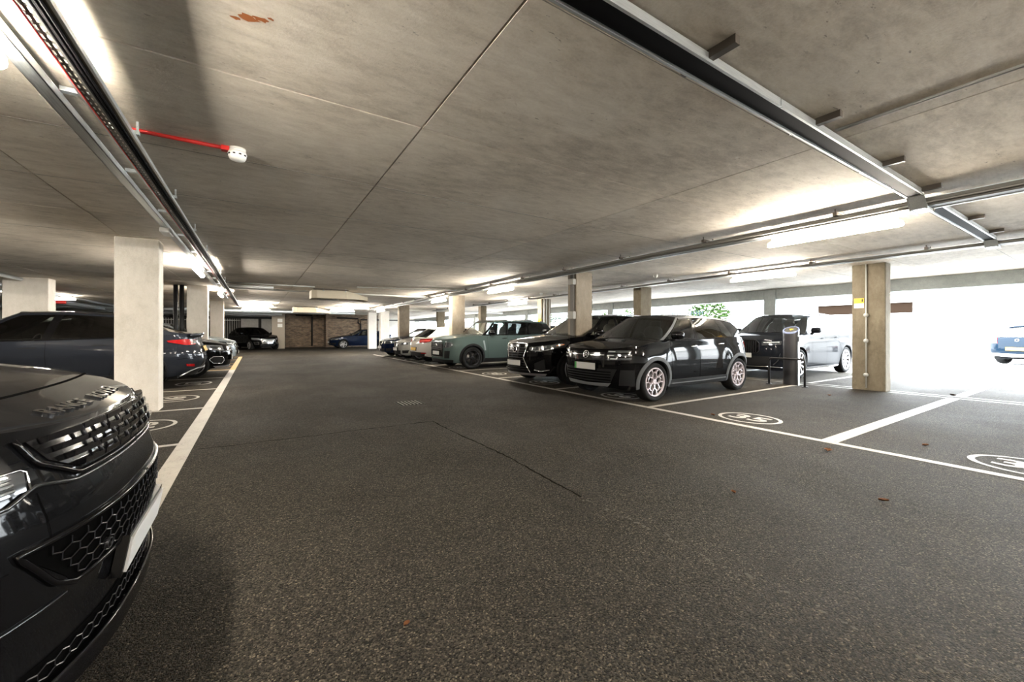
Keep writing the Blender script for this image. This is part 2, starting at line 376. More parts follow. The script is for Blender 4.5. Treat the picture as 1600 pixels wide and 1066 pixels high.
# small fittings on columns
MB().box((6.21, 7.14, 1.02), (6.27, 7.24, 2.56)).build('vertical_trunking', mat('trunk_galv', (.14, .13, .115), .6, spec=.2), COLS['A1'])
MB().box((6.17, 7.1, 1.50), (6.27, 7.3, 1.68)).build('switch_box', mat('box_grey', (.30, .29, .26), .5), COLS['A1'], bevel=.01)
MB().box((6.17, 7.1, 2.30), (6.27, 7.28, 2.44)).build('switch_box', mat('box_grey', (.30, .29, .26), .5), COLS['A1'], bevel=.01)
tc = MB()
for z in np.arange(0.2, 2.55, 0.12): tc.box((6.78, 7.12, z), (6.80, 7.2, z + 0.06))
tag(tc.build('cable_clips', M_CABLE, COLS['A1']), kind='stuff')
MB().tube([(10.605, 3.1, 0.05), (10.605, 3.1, 2.6)], 0.014).build('conduit', M_PGREY, COLS['B1'])
cb = MB()
for z in (0.32, 1.02, 1.55): cb.lathe([(0.0, -0.04), (0.04, -0.04), (0.04, 0.0), (0, 0)], 14, 'x', (10.615, 3.1, z))
cb.build('conduit_box', M_PGREY, COLS['B1'])
MB().box((10.61, 3.14, 1.80), (10.62, 3.30, 1.90)).build('notice', M_SIGNY, COLS['B1'])
MB().box((10.61, 3.14, 1.70), (10.62, 3.30, 1.795)).build('notice', M_PWHITE, COLS['B1'])
MB().box((10.608, 3.155, 1.825), (10.612, 3.175, 1.885)).build('notice_print', M_PBLACK, COLS['B1'])
pr = MB()
for k in range(5): pr.box((10.607, 3.15, 1.712 + k * .016), (10.611, 3.28 - .02 * (k % 2), 1.718 + k * .016))
pr.build('notice_print', M_PGREY, COLS['B1'])
for x in (10.2, 10.32, 10.48): MB().tube([(x, 13.56, 0.05), (x, 13.56, 2.6)], 0.022).build('conduit', M_PGREY, COLS['B3'])
MB().box((10.08, 13.62, 1.55), (10.1, 13.8, 1.75)).build('notice', M_SIGNY, COLS['B3'])
MB().box((6.215, 13.995, 0.0), (6.765, 14.305, 1.02)).build('dark_band', mat('column_band', (0.30, 0.28, 0.25), .8), COLS['A2'])
MB().box((6.215, 20.595, 0.0), (6.765, 20.905, 1.0)).build('dark_band', MATS['column_band'], COLS['A3'])
for x in (-2.0, -1.86): MB().tube([(x, 15.36, 0), (x, 15.36, 2.6)], 0.055).build('drain_pipe', M_PBLACK, COLS['L2'])
MB().box((1.3, 33.28, 1.9), (1.6, 33.3, 2.15)).build('notice', M_PWHITE, COLS['F1']); MB().box((1.3, 33.28, 1.55), (1.6, 33.3, 1.8)).build('notice', M_PWHITE, COLS['F1'])
# brick wall fittings
tag(MB().tube([(3.75, 35.5, 0.1), (3.75, 35.5, 2.3), (3.75, 35.5, 2.5), (2.6, 35.5, 2.52)], 0.06).build('drain_pipe', M_PBLACK), 'black vertical drain pipe on the shaded brick recess', 'pipe')
pm = MB().tube([(7.2, 34.33, 1.3), (7.2, 34.33, 1.8), (7.0, 34.33, 1.95), (7.0, 34.33, 2.3), (5.4, 34.33, 2.32)], 0.06)
pm.tube([(7.2, 34.33, 1.8), (7.2, 34.33, 2.2), (13.9, 34.33, 2.2)], 0.05)
tag(pm.build('branch_pipe', M_PBLACK), 'black branching drain pipe on the lit brick wall', 'pipe')

# ------------------------------------------------------------------ fences at the far end
M_BAR = mat('fence_bar', (0.55, 0.53, 0.48), 0.5)
def fence(name, pts, z0, z1, gap, m, label, r=0.015, rails=True):
    (xa, ya), (xb, yb) = pts; L = math.hypot(xb - xa, yb - ya); ux, uy = (xb - xa) / L, (yb - ya) / L
    root = empty(name, (xa, ya, 0)); tag(root, label, 'fence')
    b = MB()
    for k in range(int(L / gap) + 1):
        x, y = ux * gap * k, uy * gap * k
        b.tube([(x, y, z0), (x, y, z1)], r, 4, smooth=False)
    tag(b.build('bars', m, root), kind='stuff')
    if rails:
        for z in (z0 + .12, z1 - 0.12):
            MB().tube([(0, 0, z), (ux * L, uy * L, z)], 0.025, 6).build('rail', m, root)
    return root
fence('bar_fence', ((-8.5, 36.5), (-1.0, 36.5)), 0, 2.2, 0.14, M_BAR, 'metal bar fence behind the black car at the end of the garage')
fence('bar_fence', ((-13.7, 9.0), (-13.7, 34.0)), 0, 2.2, 0.16, mat('fence_green', (.30, .36, .30), .5), 'tall bar fence seen through the dark grey saloon windows')
for k, x in enumerate((-0.95, 0.35)):
    o = MB().box((x, 36.4, 0), (x + 1.1, 36.6, 2.2))
    for q in range(9): o.box((x + .04 + q * .12, 36.36, .05), (x + .09 + q * .12, 36.41, 2.1))
    tag(o.build('fence_panel', M_WALL), ['ribbed pale panel directly behind the roof of the black car', 'ribbed pale panel beside the brown grey column'][k], 'panel')
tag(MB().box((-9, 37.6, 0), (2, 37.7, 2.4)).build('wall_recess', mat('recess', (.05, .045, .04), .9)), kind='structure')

# ------------------------------------------------------------------ lighting battens
def batten(loc, rz, label, drop=0.06):
    root = empty('batten_light', loc, rz); tag(root, label, 'light', 'fluorescent batten lights')
    MB().box((-0.62, -0.022, 0.046), (0.62, 0.022, 0.095)).build('housing', M_PGREY, root, bevel=.006)
    d = MB(); prof = [(0.040 * math.cos(a), 0.022 + 0.038 * math.sin(a)) for a in np.linspace(.85, -math.pi - .85, 17)]
    P = []
    for x, sc in ((-0.665, 0.45), (-0.655, .8), (-0.63, 1), (0.63, 1), (0.655, .8), (0.665, 0.45)):
        P.append([(x, y * sc, z * sc) for y, z in prof])
    d.grid(P, True)
    for r, fl in ((P[0], 0), (P[-1], 1)): d.add(r, [tuple(range(len(r)))])
    d.build('diffuser', M_LAMP, root)
    MB().box((-0.6, -0.012, 0.095), (0.6, 0.012, 0.095 + drop)).build('bracket', M_GALV, root)
    return root
ZB = 2.43
LIGHTS = [((-.97, 2.08), 'batten light above the bonnet of the charcoal four by four'), ((-.97, 10.2), 'batten light before the column with black drain pipes'),
          ((-.97, 16.15), 'batten light past the column with black drain pipes'), ((-.97, -2.6), 'batten light behind the viewpoint on the bare channel')]
for (x, y), l in LIGHTS: batten((x, y, ZB - .05), math.pi / 2, l, 0.04)
for y, l in ((2.04, 'batten light under the deep tray above the numbered empty bays'), (9.7, 'batten light under the deep tray before the green car'), (14.2, 'batten light under the deep tray above the white hatchback'), (-1.8, 'batten light under the deep tray behind the viewpoint'), (22.5, 'batten light under the deep tray toward the far brick wall')):
    batten((5.76, y, 2.335), math.pi / 2, l, 0.012)
for y, l in ((4.5, 'batten light under the second tray above the grey four by four'), (14.2, 'batten light under the second tray behind the green car'), (20.5, 'batten light under the second tray far down'), (-2.5, 'batten light under the second tray beyond the frame')):
    batten((9.28, y, 2.368), math.pi / 2, l, 0.012)
for (x, y), l in (((0.03, 22.6), 'first of two battens crossing the lane before the black car'), ((0.0, 26.6), 'second of two battens crossing the lane before the black car'), ((4.3, 25.4), 'batten light crossing the lane before the brick wall'), ((4.4, 22.2), 'batten light crossing the lane behind the fan unit'),
                  ((-6.5, 22.0), 'batten light crossing the side aisle'), ((-8.5, 12.0), 'batten light over the side aisle'), ((-9.0, 4.0), 'batten light over the side aisle beyond the frame'), ((12.4, 27.5), 'batten light by the edge columns'), ((-4.2, 7.3), 'added batten light brightening the ceiling above the empty bays beside the pale column'), ((-4.0, 2.4), 'added batten light brightening the ceiling above the cabin of the charcoal four by four'), ((2.4, -2.0), 'added batten light crossing the lane behind the viewpoint, brightening the near floor'), ((2.4, -5.0), 'farther added batten crossing the lane behind the viewpoint, brightening the ceiling and near floor')):  # last four are added, unseen battens that brighten ceiling and near floor
    batten((x, y, ZB), 0, l, 0.07)

# ------------------------------------------------------------------ cable trays
def hanger(mb, x, y, z0, z1=CEIL): mb.box((x - .006, y - .006, z0), (x + .006, y + .006, z1))
tr = empty('cable_tray', (-0.73, 0, 2.47)); tag(tr, 'perforated cable tray with galvanised edges running along the lane', 'cable tray')
b = MB(); cw = [-0.055, -0.046, -0.038, -0.026, -0.018, 0.055]; step = 0.06
yy = np.arange(-3, 24, step)
for i in range(5):
    if i in (1, 3):
        for y in yy: b.box((cw[i], y + .034, -.002), (cw[i + 1], y + step, 0))
    else: b.box((cw[i], -3, -.002), (cw[i + 1], 24, 0))
b.build('tray_base', M_TRAYDK, tr)
for s in (-1, 1):
    MB().box((s * .055 - .002, -3, -.004), (s * .055 + .002, 24, .04)).box((s * .055 - (.0 if s > 0 else .012), -3, -.006), (s * .055 + (.012 if s > 0 else 0), 24, -.002)).build('tray_edge', M_GALV, tr)
cb = MB()
for x, z, r in ((.004, -.010, .007), (.020, -.009, .006), (.036, -.009, .006), (.010, .012, .008), (.03, .012, .008)):
    cb.tube([(x + .002 * math.sin(y * 2.1 + x * 90), y, z) for y in np.arange(-3, 24.1, .5)], r, 6)
tag(cb.build('cables', M_CABLE, tr), kind='stuff')
MB().tube([(-.050, y, -.009) for y in np.arange(-3, 24.1, 1)], .004, 6).build('red_cable', M_RED, tr)
for y in np.arange(-2.4, 24, 1.5):
    hb = MB().box((-.075, y - .015, .04), (.075, y + .015, .065)); hanger(hb, -.065, y, .04, CEIL - 2.47); hanger(hb, .065, y, .04, CEIL - 2.47); hb.build('hanger', M_GALV, tr)
ch = empty('lighting_channel', (-.97, 0, 2.535)); tag(ch, 'bare galvanised channel carrying battens along the lane', 'channel')
MB().box((-.034, -3, -.02), (.034, 19.5, -.016)).box((-.034, -3, -.02), (-.03, 19.5, .03)).box((.03, -3, -.02), (.034, 19.5, .03)).build('channel_rail', M_GALV, ch)
for y in np.arange(-2.1, 19.5, 1.35):
    hb = MB(); hanger(hb, 0, y, -.02, .065); hb.build('hanger', M_GALV, ch)
    MB().box((.035, y - .02, .03), (.15, y + .02, .055)).build('cross_strut', M_GALV, ch)
tag(MB().box((-1.02, 6.6, 2.455), (-.92, 6.9, 2.514)).build('junction_box', M_PWHITE, bevel=.008), 'small white junction box under the bare channel', 'junction box')

def deep_tray(x, y0, y1, z, w, h, label, gapy=1.6):
    root = empty('cable_trunking', (x, 0, z)); tag(root, label, 'cable tray')
    MB().box((-w / 2, y0, 0), (w / 2, y1, .004)).box((-w / 2, y0, 0), (-w / 2 + .004, y1, h)).box((w / 2 - .004, y0, 0), (w / 2, y1, h)).build('tray_base', M_TRAYDK, root)
    MB().box((-w / 2 - .012, y0, h - .004), (-w / 2 + .004, y1, h + .002)).box((w / 2 - .004, y0, -.008), (w / 2 + .01, y1, .012)).build('tray_edge', M_GALV, root)
    MB().tube([(-w / 2 - .035, y0, h * .35), (-w / 2 - .035, y1, h * .35)], .013, 8).build('conduit', M_TRAYDK, root)
    for y in np.arange(y0 + .5, y1, gapy):
        hb = MB().box((-w / 2 - .07, y - .02, h - .01), (w / 2 + .07, y + .02, h + .03)); hanger(hb, -w / 2 - .05, y, h, CEIL - z); hanger(hb, w / 2 + .05, y, h, CEIL - z)
        hb.build('hanger', M_STRUT, root)
    cb = MB()
    for dx in (-.05, 0, .05): cb.tube([(dx + .01 * math.sin(y * 1.3 + dx * 50), y, .03) for y in np.arange(y0, y1, .6)], .016, 6)
    tag(cb.build('cables', M_CABLE, root), kind='stuff')
    return root
deep_tray(5.68, -5, 25, 2.45, .14, .08, 'deep grey cable tray carrying battens above the front row of cars')
deep_tray(9.2, -5, 24, 2.485, .13, .05, 'second grey cable tray above the middle columns')
# crossing channel at Y = 1.25
xt = empty('crossing_tray', (0, 1.22, 2.5)); tag(xt, 'galvanised channel crossing the lane and dipping under the deep tray', 'cable tray')
def uch(xa, xb, za, zb, nm='tray_rail'):
    b = MB(); L = xb - xa
    for y0, y1, e0, e1 in ((-.055, .055, 0, .004), (-.058, -.052, -.008, .045), (.052, .058, -.008, .045), (-.066, -.052, -.010, -.006), (.052, .066, -.010, -.006)):
        v = [(xa, y0, za + e0), (xb, y0, zb + e0), (xb, y1, zb + e0), (xa, y1, za + e0), (xa, y0, za + e1), (xb, y0, zb + e1), (xb, y1, zb + e1), (xa, y1, za + e1)]
        b.add(v, [(3, 2, 1, 0), (4, 5, 6, 7), (0, 1, 5, 4), (1, 2, 6, 5), (2, 3, 7, 6), (3, 0, 4, 7)])
    b.build(nm, M_GALV, xt)
uch(-0.7, 2.62, .04, .04); uch(2.63, 5.46, .04, .04); uch(5.46, 5.57, .04, -.075); uch(5.57, 5.79, -.075, -.075); uch(5.79, 5.88, -.075, .04); uch(5.88, 9.0, .04, .04); uch(9.0, 9.1, .04, -.05); uch(9.1, 9.3, -.05, -.05)
cb = MB()
for y in (-.03, .0, .03): cb.tube([(-.6, y, .052), (5.44, y, .052)], .011, 6)
cb.box((-.6, -.045, .036), (5.44, .045, .0395)).box((5.9, -.045, .036), (8.98, .045, .0395))
tag(cb.build('cables', M_CABLE, xt), kind='stuff')
for x in (-0.5, .7, 1.91, 3.11, 4.35, 5.42, 7.3, 8.5):
    MB().box((x - .02, -.19, .055), (x + .02, .10, .1)).build('ceiling_bracket', M_STRUT, xt)
# thin conduits under the slab
def conduit(pts, r, m, label):
    o = MB().tube(pts, r, 8).build('ceiling_conduit', m); tag(o, label, 'conduit')
conduit([(-0.8, 3.72, 2.585), (-.16, 3.72, 2.585)], .014, M_RED, 'red conduit feeding the smoke detector')
conduit([(3.37, -3, 2.592), (3.37, 1.15, 2.592)], .007, M_PGREY, 'thin grey conduit running off from the crossing channel')
conduit([(3.40, -3, 2.593), (3.40, 1.15, 2.593)], .005, M_PGREY, 'thinner conduit beside the grey conduit off the crossing channel')
conduit([(2.6, 12.9, 2.57), (5.6, 12.2, 2.57)], .02, M_PGREY, 'grey conduit reaching the deep tray before the fan unit')
conduit([(-.8, 15.1, 2.56), (5.6, 15.1, 2.56)], .03, M_PGREY, 'grey conduit spanning the lane behind the fan unit')
conduit([(-.8, 13.5, 2.565), (1.5, 13.5, 2.565)], .02, M_PGREY, 'grey conduit between the perforated tray and the fan unit')
conduit([(-.75, 14.2, 2.54), (.45, 14.2, 2.54)], .05, M_PWHITE, 'short white pipe with capped ends beside the perforated tray')
conduit([(-13, 28.5, 2.46), (5.6, 28.5, 2.46)], .11, M_GALV, 'large silver duct crossing the lane near the far end')
conduit([(-13, 31.5, 2.40), (1.5, 31.5, 2.40)], .09, M_PGREY, 'grey duct crossing above the black car')
conduit([(-6.6, 4, 2.43), (-6.6, 30, 2.43)], .13, M_GALV, 'thick silver duct along the side aisle')
conduit([(-5.9, 4, 2.50), (-5.9, 30, 2.50)], .05, M_GALV, 'slim silver pipe beside the thick silver duct')
conduit([(-5.0, 4, 2.53), (-5.0, 15.2, 2.53)], .045, M_GALV, 'slim galvanised rail leading to the column above the saloon roof')
conduit([(-6.75, 19.5, 2.2), (-5.4, 19.5, 2.2)], .05, M_RED, 'red sprinkler pipe behind the column above the saloon roof')
conduit([(7.2, 23.5, 2.5), (14.2, 23.5, 2.5)], .05, M_PGREY, 'grey pipe spanning toward the open side')
hb = MB()
for x in (-6.2,): hanger(hb, x, 19.5, 2.2)
tag(hb.build('pipe_hanger', M_GALV), 'thin rod holding the red sprinkler pipe', 'hanger')
# smoke detector
sd = empty('smoke_detector', (-.12, 3.72, CEIL)); tag(sd, 'round white smoke detector at the end of the red conduit', 'detector')
MB().lathe([(0, 0), (.03, 0), (.055, -.0), (.055, -.03), (.0, -.03)], 24).build('base', M_PWHITE, sd)
MB().lathe([(.0, -.03), (.058, -.03), (.062, -.045), (.06, -.06), (.05, -.085), (.02, -.095), (0, -.096)], 28).build('sensor_head', M_PWHITE, sd)
for k in range(10):
    a = 2 * math.pi * k / 10; M = Matrix.Rotation(a, 4, 'Z')
    MB().cbox((.0605, 0, -.056), (.006, .016, .009), M).build('vent_slot', M_DARK, sd)
MB().box((-.10, -.025, -.035), (-.05, .025, 0)).build('gland', M_RED, sd)
# second small sprinklers / sensors under slab
for k, (x, y) in enumerate(((8.2, 6.4), (8.6, 11.6))):
    o = MB().lathe([(0, 0), (.05, 0), (.05, -.05), (.03, -.09), (0, -.1)], 14, 'z', (x, y, CEIL)).build('ceiling_sensor', M_PGREY)
    tag(o, ['small grey sensor above the black crossover', 'small grey sensor behind the green car'][k], 'sensor')
# induction fans
def fan(loc, s, label):
    r = empty('induction_fan', loc); r.scale = (s, s, s); tag(r, label, 'fan')
    a, c = .55, .16
    poly = [(-a + c, -a), (a, -a), (a, a), (-a + c, a), (-a, a - c), (-a, -a + c)]
    MB().prism([(x, y * .8) for x, y in poly], -.26, .02).build('housing', M_BEIGE, r, bevel=.012)
    n = MB(); P = [(.55, .42, .02, -.26), (.75, .40, -.02, -.25), (1.15, .36, -.14, -.27), (1.25, .36, -.15, -.30)]
    n.grid([[(x, -w, z0), (x, w, z0), (x, w, z1), (x, -w, z1)] for x, w, z0, z1 in P], False, wrap=True); n.build('nozzle', M_BEIGE, r)
    MB().lathe([(0, -.27), (.28, -.27), (.3, -.262), (.33, -.262), (.33, -.28), (0, -.285)], 24).build('inlet_ring', M_TRAYDK, r)
    f = MB(); f.box((-.5, -.46, .02), (.6, -.38, .06)).box((-.5, .38, .02), (.6, .46, .06)); f.build('rail', M_STRUT, r)
    f = MB()
    for x in (-.2, .5):
        f.tube([(x, -.42, -.02), (x, -.42, .02)], .03, 8)
        for y in (-.42, .42): f.box((x - .012, y - .012, .04), (x + .012, y + .012, .13))
    f.build('hanger', M_GALV, r)
fan((2.0, 14.45, 2.52), 0.95, 'beige induction fan box with tapered nozzle under the slab')
fan((2.2, 24.4, 2.50), 1.0, 'farther beige induction fan box in front of the brick wall')

# ------------------------------------------------------------------ floor drain, charger, leaves
dr = empty('floor_drain', (2.19, 6.68, 0), 0.0); tag(dr, 'small slotted drain grate set in the lane', 'drain')
MB().box((-.2, -.2, .0005), (.2, .2, .002)).build('pit', M_DARK, dr)
MB().box((-.21, -.21, .0008), (-.19, .21, .004)).box((.19, -.21, .0008), (.21, .21, .004)).box((-.21, -.21, .0008), (.21, -.19, .004)).box((-.21, .19, .0008), (.21, .21, .004)).build('frame', mat('grate_frame', (.05, .048, .042), .8, spec=.1), dr); mat('grate_iron', (.14, .135, .12), .7, spec=.2)
for k in range(6):
    x = -.15 + .06 * k; MB().box((x - .013, -.18, .001), (x + .013, .18, .006)).build('bar', MATS['grate_iron'], dr)
ch = empty('charging_post', (10.32, 4.36, 0)); tag(ch, 'black oval charging post with slanted illuminated top', 'charger')
n = 28; ring = [(.115 * math.cos(2 * math.pi * k / n), .16 * math.sin(2 * math.pi * k / n)) for k in range(n)]
sl = lambda x: 1.25 + .62 * (x)
MB().grid([[(x, y, z if z is not None else sl(x)) for x, y in ring] for z in (0.0, .6, None)], True, wrap=True).build('body', mat('post_black', (.018, .018, .02), .3, 0, .5), ch)
MB().add([(x * .8, y * .8, sl(x * .8) + .004) for x, y in ring], [tuple(range(n))]).build('display', mat('post_display', (.05, .05, .045), .25), ch)
MB().grid([[(x * s, y * s, sl(x * s) + h) for x, y in ring] for s, h in ((1.02, -.02), (1.02, .008), (.86, .008))], False, wrap=True).build('light_ring', mat('post_ring', (.16, .19, .30), .3, 0.2), ch)
MB().grid([[(.118 * math.cos(a), .164 * math.sin(a), z if z > 0 else 0.0) for a in np.linspace(-1.9, -.75, 8)] for z in (0, 1.12)], True).build('side_trim', M_GALV, ch)
MB().box((-.03, -.172, .98), (.03, -.158, 1.1)).build('socket', M_PBLACK, ch)
MB().add([(.02, -.05, 1.27), (.03, 0, 1.2745), (.02, .04, 1.2725), (-.03, .0, 1.24)], [(0, 1, 2, 3)]).build('display_mark', M_SIGNY, ch)
hp = empty('hoop_barrier', (10.05, 4.36, 0)); tag(hp, 'black tubular hoop barrier guarding the charging post', 'barrier')
def hoop(y0, y1, x0, x1):
    h = .60; r = .06
    p = [(x0, y0, 0), (x0, y0, h - r), (x0 + .02, y0 + r * .3, h - r * .3), (x0 + .04, y0 + r, h), (x1, y1 - r, h), (x1, y1 - r * .3, h - r * .3), (x1, y1, h - r), (x1, y1, 0)]
    return MB().tube(p, .022, 10)
hoop(-.38, .34, 0, 0).build('hoop', M_PBLACK, hp)
MB().lathe([(0, 0), (.06, 0), (.06, .012), (0, .012)], 14, 'z', (0, -.38, 0)).lathe([(0, 0), (.06, 0), (.06, .012), (0, .012)], 14, 'z', (0, .34, 0)).build('foot', M_PBLACK, hp)
for (x, y, s, a, l) in ((4.86, 1.72, .10, .3, 'curled orange brown leaf in the lane beside the bay line'), (4.3, .35, .09, 1.9, 'dark brown leaf at the lane edge'), (11.1, 1.96, .14, .8, 'dry leaf on the wide white bay line'), (3.75, 1.0, .06, 2.2, 'small reddish leaf in the open lane'), (3.0, 1.65, .05, 1.0, 'tiny pale brown leaf in the lane'), (5.95, 1.25, .07, 2.6, 'small brown leaf in the empty bay'), (.52, 1.62, .03, .4, 'tiny orange leaf in the middle of the lane'), (5.55, 3.35, .08, 1.2, 'brown leaf near the painted number'), (9.1, 3.2, .09, .5, 'brown leaf behind the black crossover'), (15.8, 2.6, .18, 1.4, 'dark leaf on the bright forecourt')):
    lf = MB(); P = []
    for i in range(7):
        t = i / 6; w = s * .36 * math.sin(math.pi * min(1, t * .93 + .05)) ** .8
        P.append([(t * s - s / 2, -w, .012 + .25 * w + .1 * s * (t - .5) ** 2 * 4), (t * s - s / 2, 0, .004 + .08 * s * (t - .5) ** 2 * 4), (t * s - s / 2, w, .012 + .35 * w + .1 * s * (t - .5) ** 2 * 4)])
    lf.grid(P); o = lf.build('fallen_leaf', M_LEAF if 'dark' not in l and 'dry' not in l else mat('leaf_dark', (.035, .02, .012), .8, spec=.1), loc=(x, y, 0.0)); o.rotation_euler = (0, 0, a); tag(o, l, 'leaf', 'fallen leaves')

# ------------------------------------------------------------------ outside
M_REND = mat('render_white', (.80, .79, .77), .8)
hb = empty('garage_block', (34, 0, 0)); tag(hb, 'low pale building with brown shutters across the forecourt', 'building')
MB().box((0, -25, 0), (4, 16, 3.6)).build('wall', M_REND, hb)
for y, y2 in ((9.5, 12.6), (7.7, 8.8)):
    MB().box((-.06, y, 2.4), (0.0, y2, 3.05)).build('shutter', mat('shutter_brown', (.010, .0065, .0045), .9, spec=0), hb)
MB().box((-.2, -25.2, 3.05), (4.2, 16.2, 3.25)).build('fascia', M_WALL, hb)
fence('railing', ((19, 12), (19, 45)), 0, 2.3, .16, mat('rail_pale', (.022, .032, .033), .8, spec=0), 'pale railings across the forecourt behind the parked cars', .03)
M_LF = mat('tree_leaf', (.028, .050, .016), .8, spec=0)
def tree(x, y, h, r, label):
    t = empty('tree', (x, y, 0)); tag(t, label, 'tree')
    MB().tube([(0, 0, 0), (.05, .02, h * .3), (0, .05, h * .6)], [.12, .1, .05], 8).build('trunk', mat('bark', (.10, .075, .05), .9), t)
    b = MB(); rr = random.Random(int(x * 10 + y))
    for k in range(2600):
        d = Vector((rr.gauss(0, 1), rr.gauss(0, 1), rr.gauss(0, .8))); d = d.normalized() * r * rr.uniform(.35, 1) ** .6; c = d + Vector((0, 0, h * .66))
        M = Matrix.Translation(c) @ Matrix.Rotation(rr.uniform(0, 6.3), 4, 'Z') @ Matrix.Rotation(rr.uniform(-1, 1), 4, 'X'); s = rr.uniform(.06, .13)
        b.add([M @ Vector(p) for p in ((-s, 0, 0), (0, -s * .5, .02), (s, 0, 0), (0, s * .5, .02))], [(0, 1, 2, 3)])
    tag(b.build('leaves', M_LF, t, fix=False), kind='stuff')
tree(22, 20.5, 3.2, 1.5, 'small green tree beyond the black car windscreen'); tree(24.5, 30, 3.6, 1.6, 'green shrub like tree past the pale railings'); tree(21.5, 13.2, 3.4, 1.1, 'small tree with yellowing leaves by the edge columns'); tree(26, 46, 4, 2, 'green tree glimpsed between far columns')
# ================================================================== cars
def paintm(name, col, rough=0.28, metal=0.35, coat=1.0): return mat(name, col, max(rough, .42), metal * .5, coat * .5, .0)
def glassm(name, tint, gloss=1.0):
    if name in MATS: return MATS[name]
    m = bpy.data.materials.new(name); m.use_nodes = True; t = m.node_tree; t.nodes.clear()
    out = t.nodes.new('ShaderNodeOutputMaterial'); mx = t.nodes.new('ShaderNodeMixShader'); tr = t.nodes.new('ShaderNodeBsdfTransparent'); gl = t.nodes.new('ShaderNodeBsdfGlossy'); fr = t.nodes.new('ShaderNodeFresnel')
    fr.inputs[0].default_value = 1.52; gl.inputs['Roughness'].default_value = 0.02; gl.inputs['Color'].default_value = (gloss, gloss, gloss, 1); tr.inputs[0].default_value = (*tint, 1)
    t.links.new(fr.outputs[0], mx.inputs[0]); t.links.new(tr.outputs[0], mx.inputs[1]); t.links.new(gl.outputs[0], mx.inputs[2]); t.links.new(mx.outputs[0], out.inputs[0])
    MATS[name] = m; return m
G_CLEAR = glassm('glass_clear', (.84, .91, .89)); G_TINT = glassm('glass_tint', (.07, .075, .075)); G_MID = glassm('glass_mid', (.40, .44, .43))
M_TYRE = mat('tyre', (.009, .009, .009), .85, spec=.15); M_CHROME = mat('chrome', (.75, .76, .78), .12, 1.0); M_SILV = mat('alloy', (.36, .35, .36), .35, .8); M_ALDK = mat('alloy_dark', (.02, .02, .022), .35, .6, spec=.3)
M_CLAD = mat('cladding_grey', (.060, .063, .066), .65, spec=.2); M_CLADB = mat('cladding_black', (.007, .007, .0075), .65, spec=.15); M_GBLK = mat('gloss_black', (.003, .003, .0035), .15, 0, .25, spec=.15)
M_SEAM = mat('panel_gap', (.002, .002, .002), .9, spec=0.0); M_INT = mat('cabin', (.035, .036, .037), .7, spec=.15); M_INTL = mat('cabin_beige', (.16, .13, .09), .7)
M_LENS = mat('lamp_lens', (.20, .21, .22), .08, .3, .8); M_LENSD = mat('lamp_dark', (.05, .055, .06), .08, .3, 1.0); M_REDL = mat('tail_red', (.22, .004, .005), .2, 0, .6); M_DRL = mat('lamp_white', (.45, .47, .48), .2)
M_PLW = mat('plate_white', (.42, .42, .41), .5); M_PLY = mat('plate_yellow', (.45, .26, .012), .5); M_PLG = mat('plate_green', (.012, .18, .025), .5); M_AMB = mat('amber', (.6, .16, .02), .25); M_DISC = mat('brake_disc', (.30, .29, .28), .4, .9)

def interp(pts):
    xs = np.array([p[0] for p in pts], float); ys = np.array([p[1] for p in pts], float)
    d = np.diff(ys) / np.diff(xs); m = np.zeros(len(xs)); m[0] = d[0]; m[-1] = d[-1]
    for i in range(1, len(xs) - 1):
        m[i] = 0 if d[i - 1] * d[i] <= 0 else 2 * d[i - 1] * d[i] / (d[i - 1] + d[i])
    def f(x):
        if x <= xs[0]: return float(ys[0])
        if x >= xs[-1]: return float(ys[-1])
        i = int(np.searchsorted(xs, x) - 1); h = xs[i + 1] - xs[i]; t = (x - xs[i]) / h
        return float((1 + 2 * t) * (1 - t) ** 2 * ys[i] + t * (1 - t) ** 2 * h * m[i] + t * t * (3 - 2 * t) * ys[i + 1] + t * t * (t - 1) * h * m[i + 1])
    return f

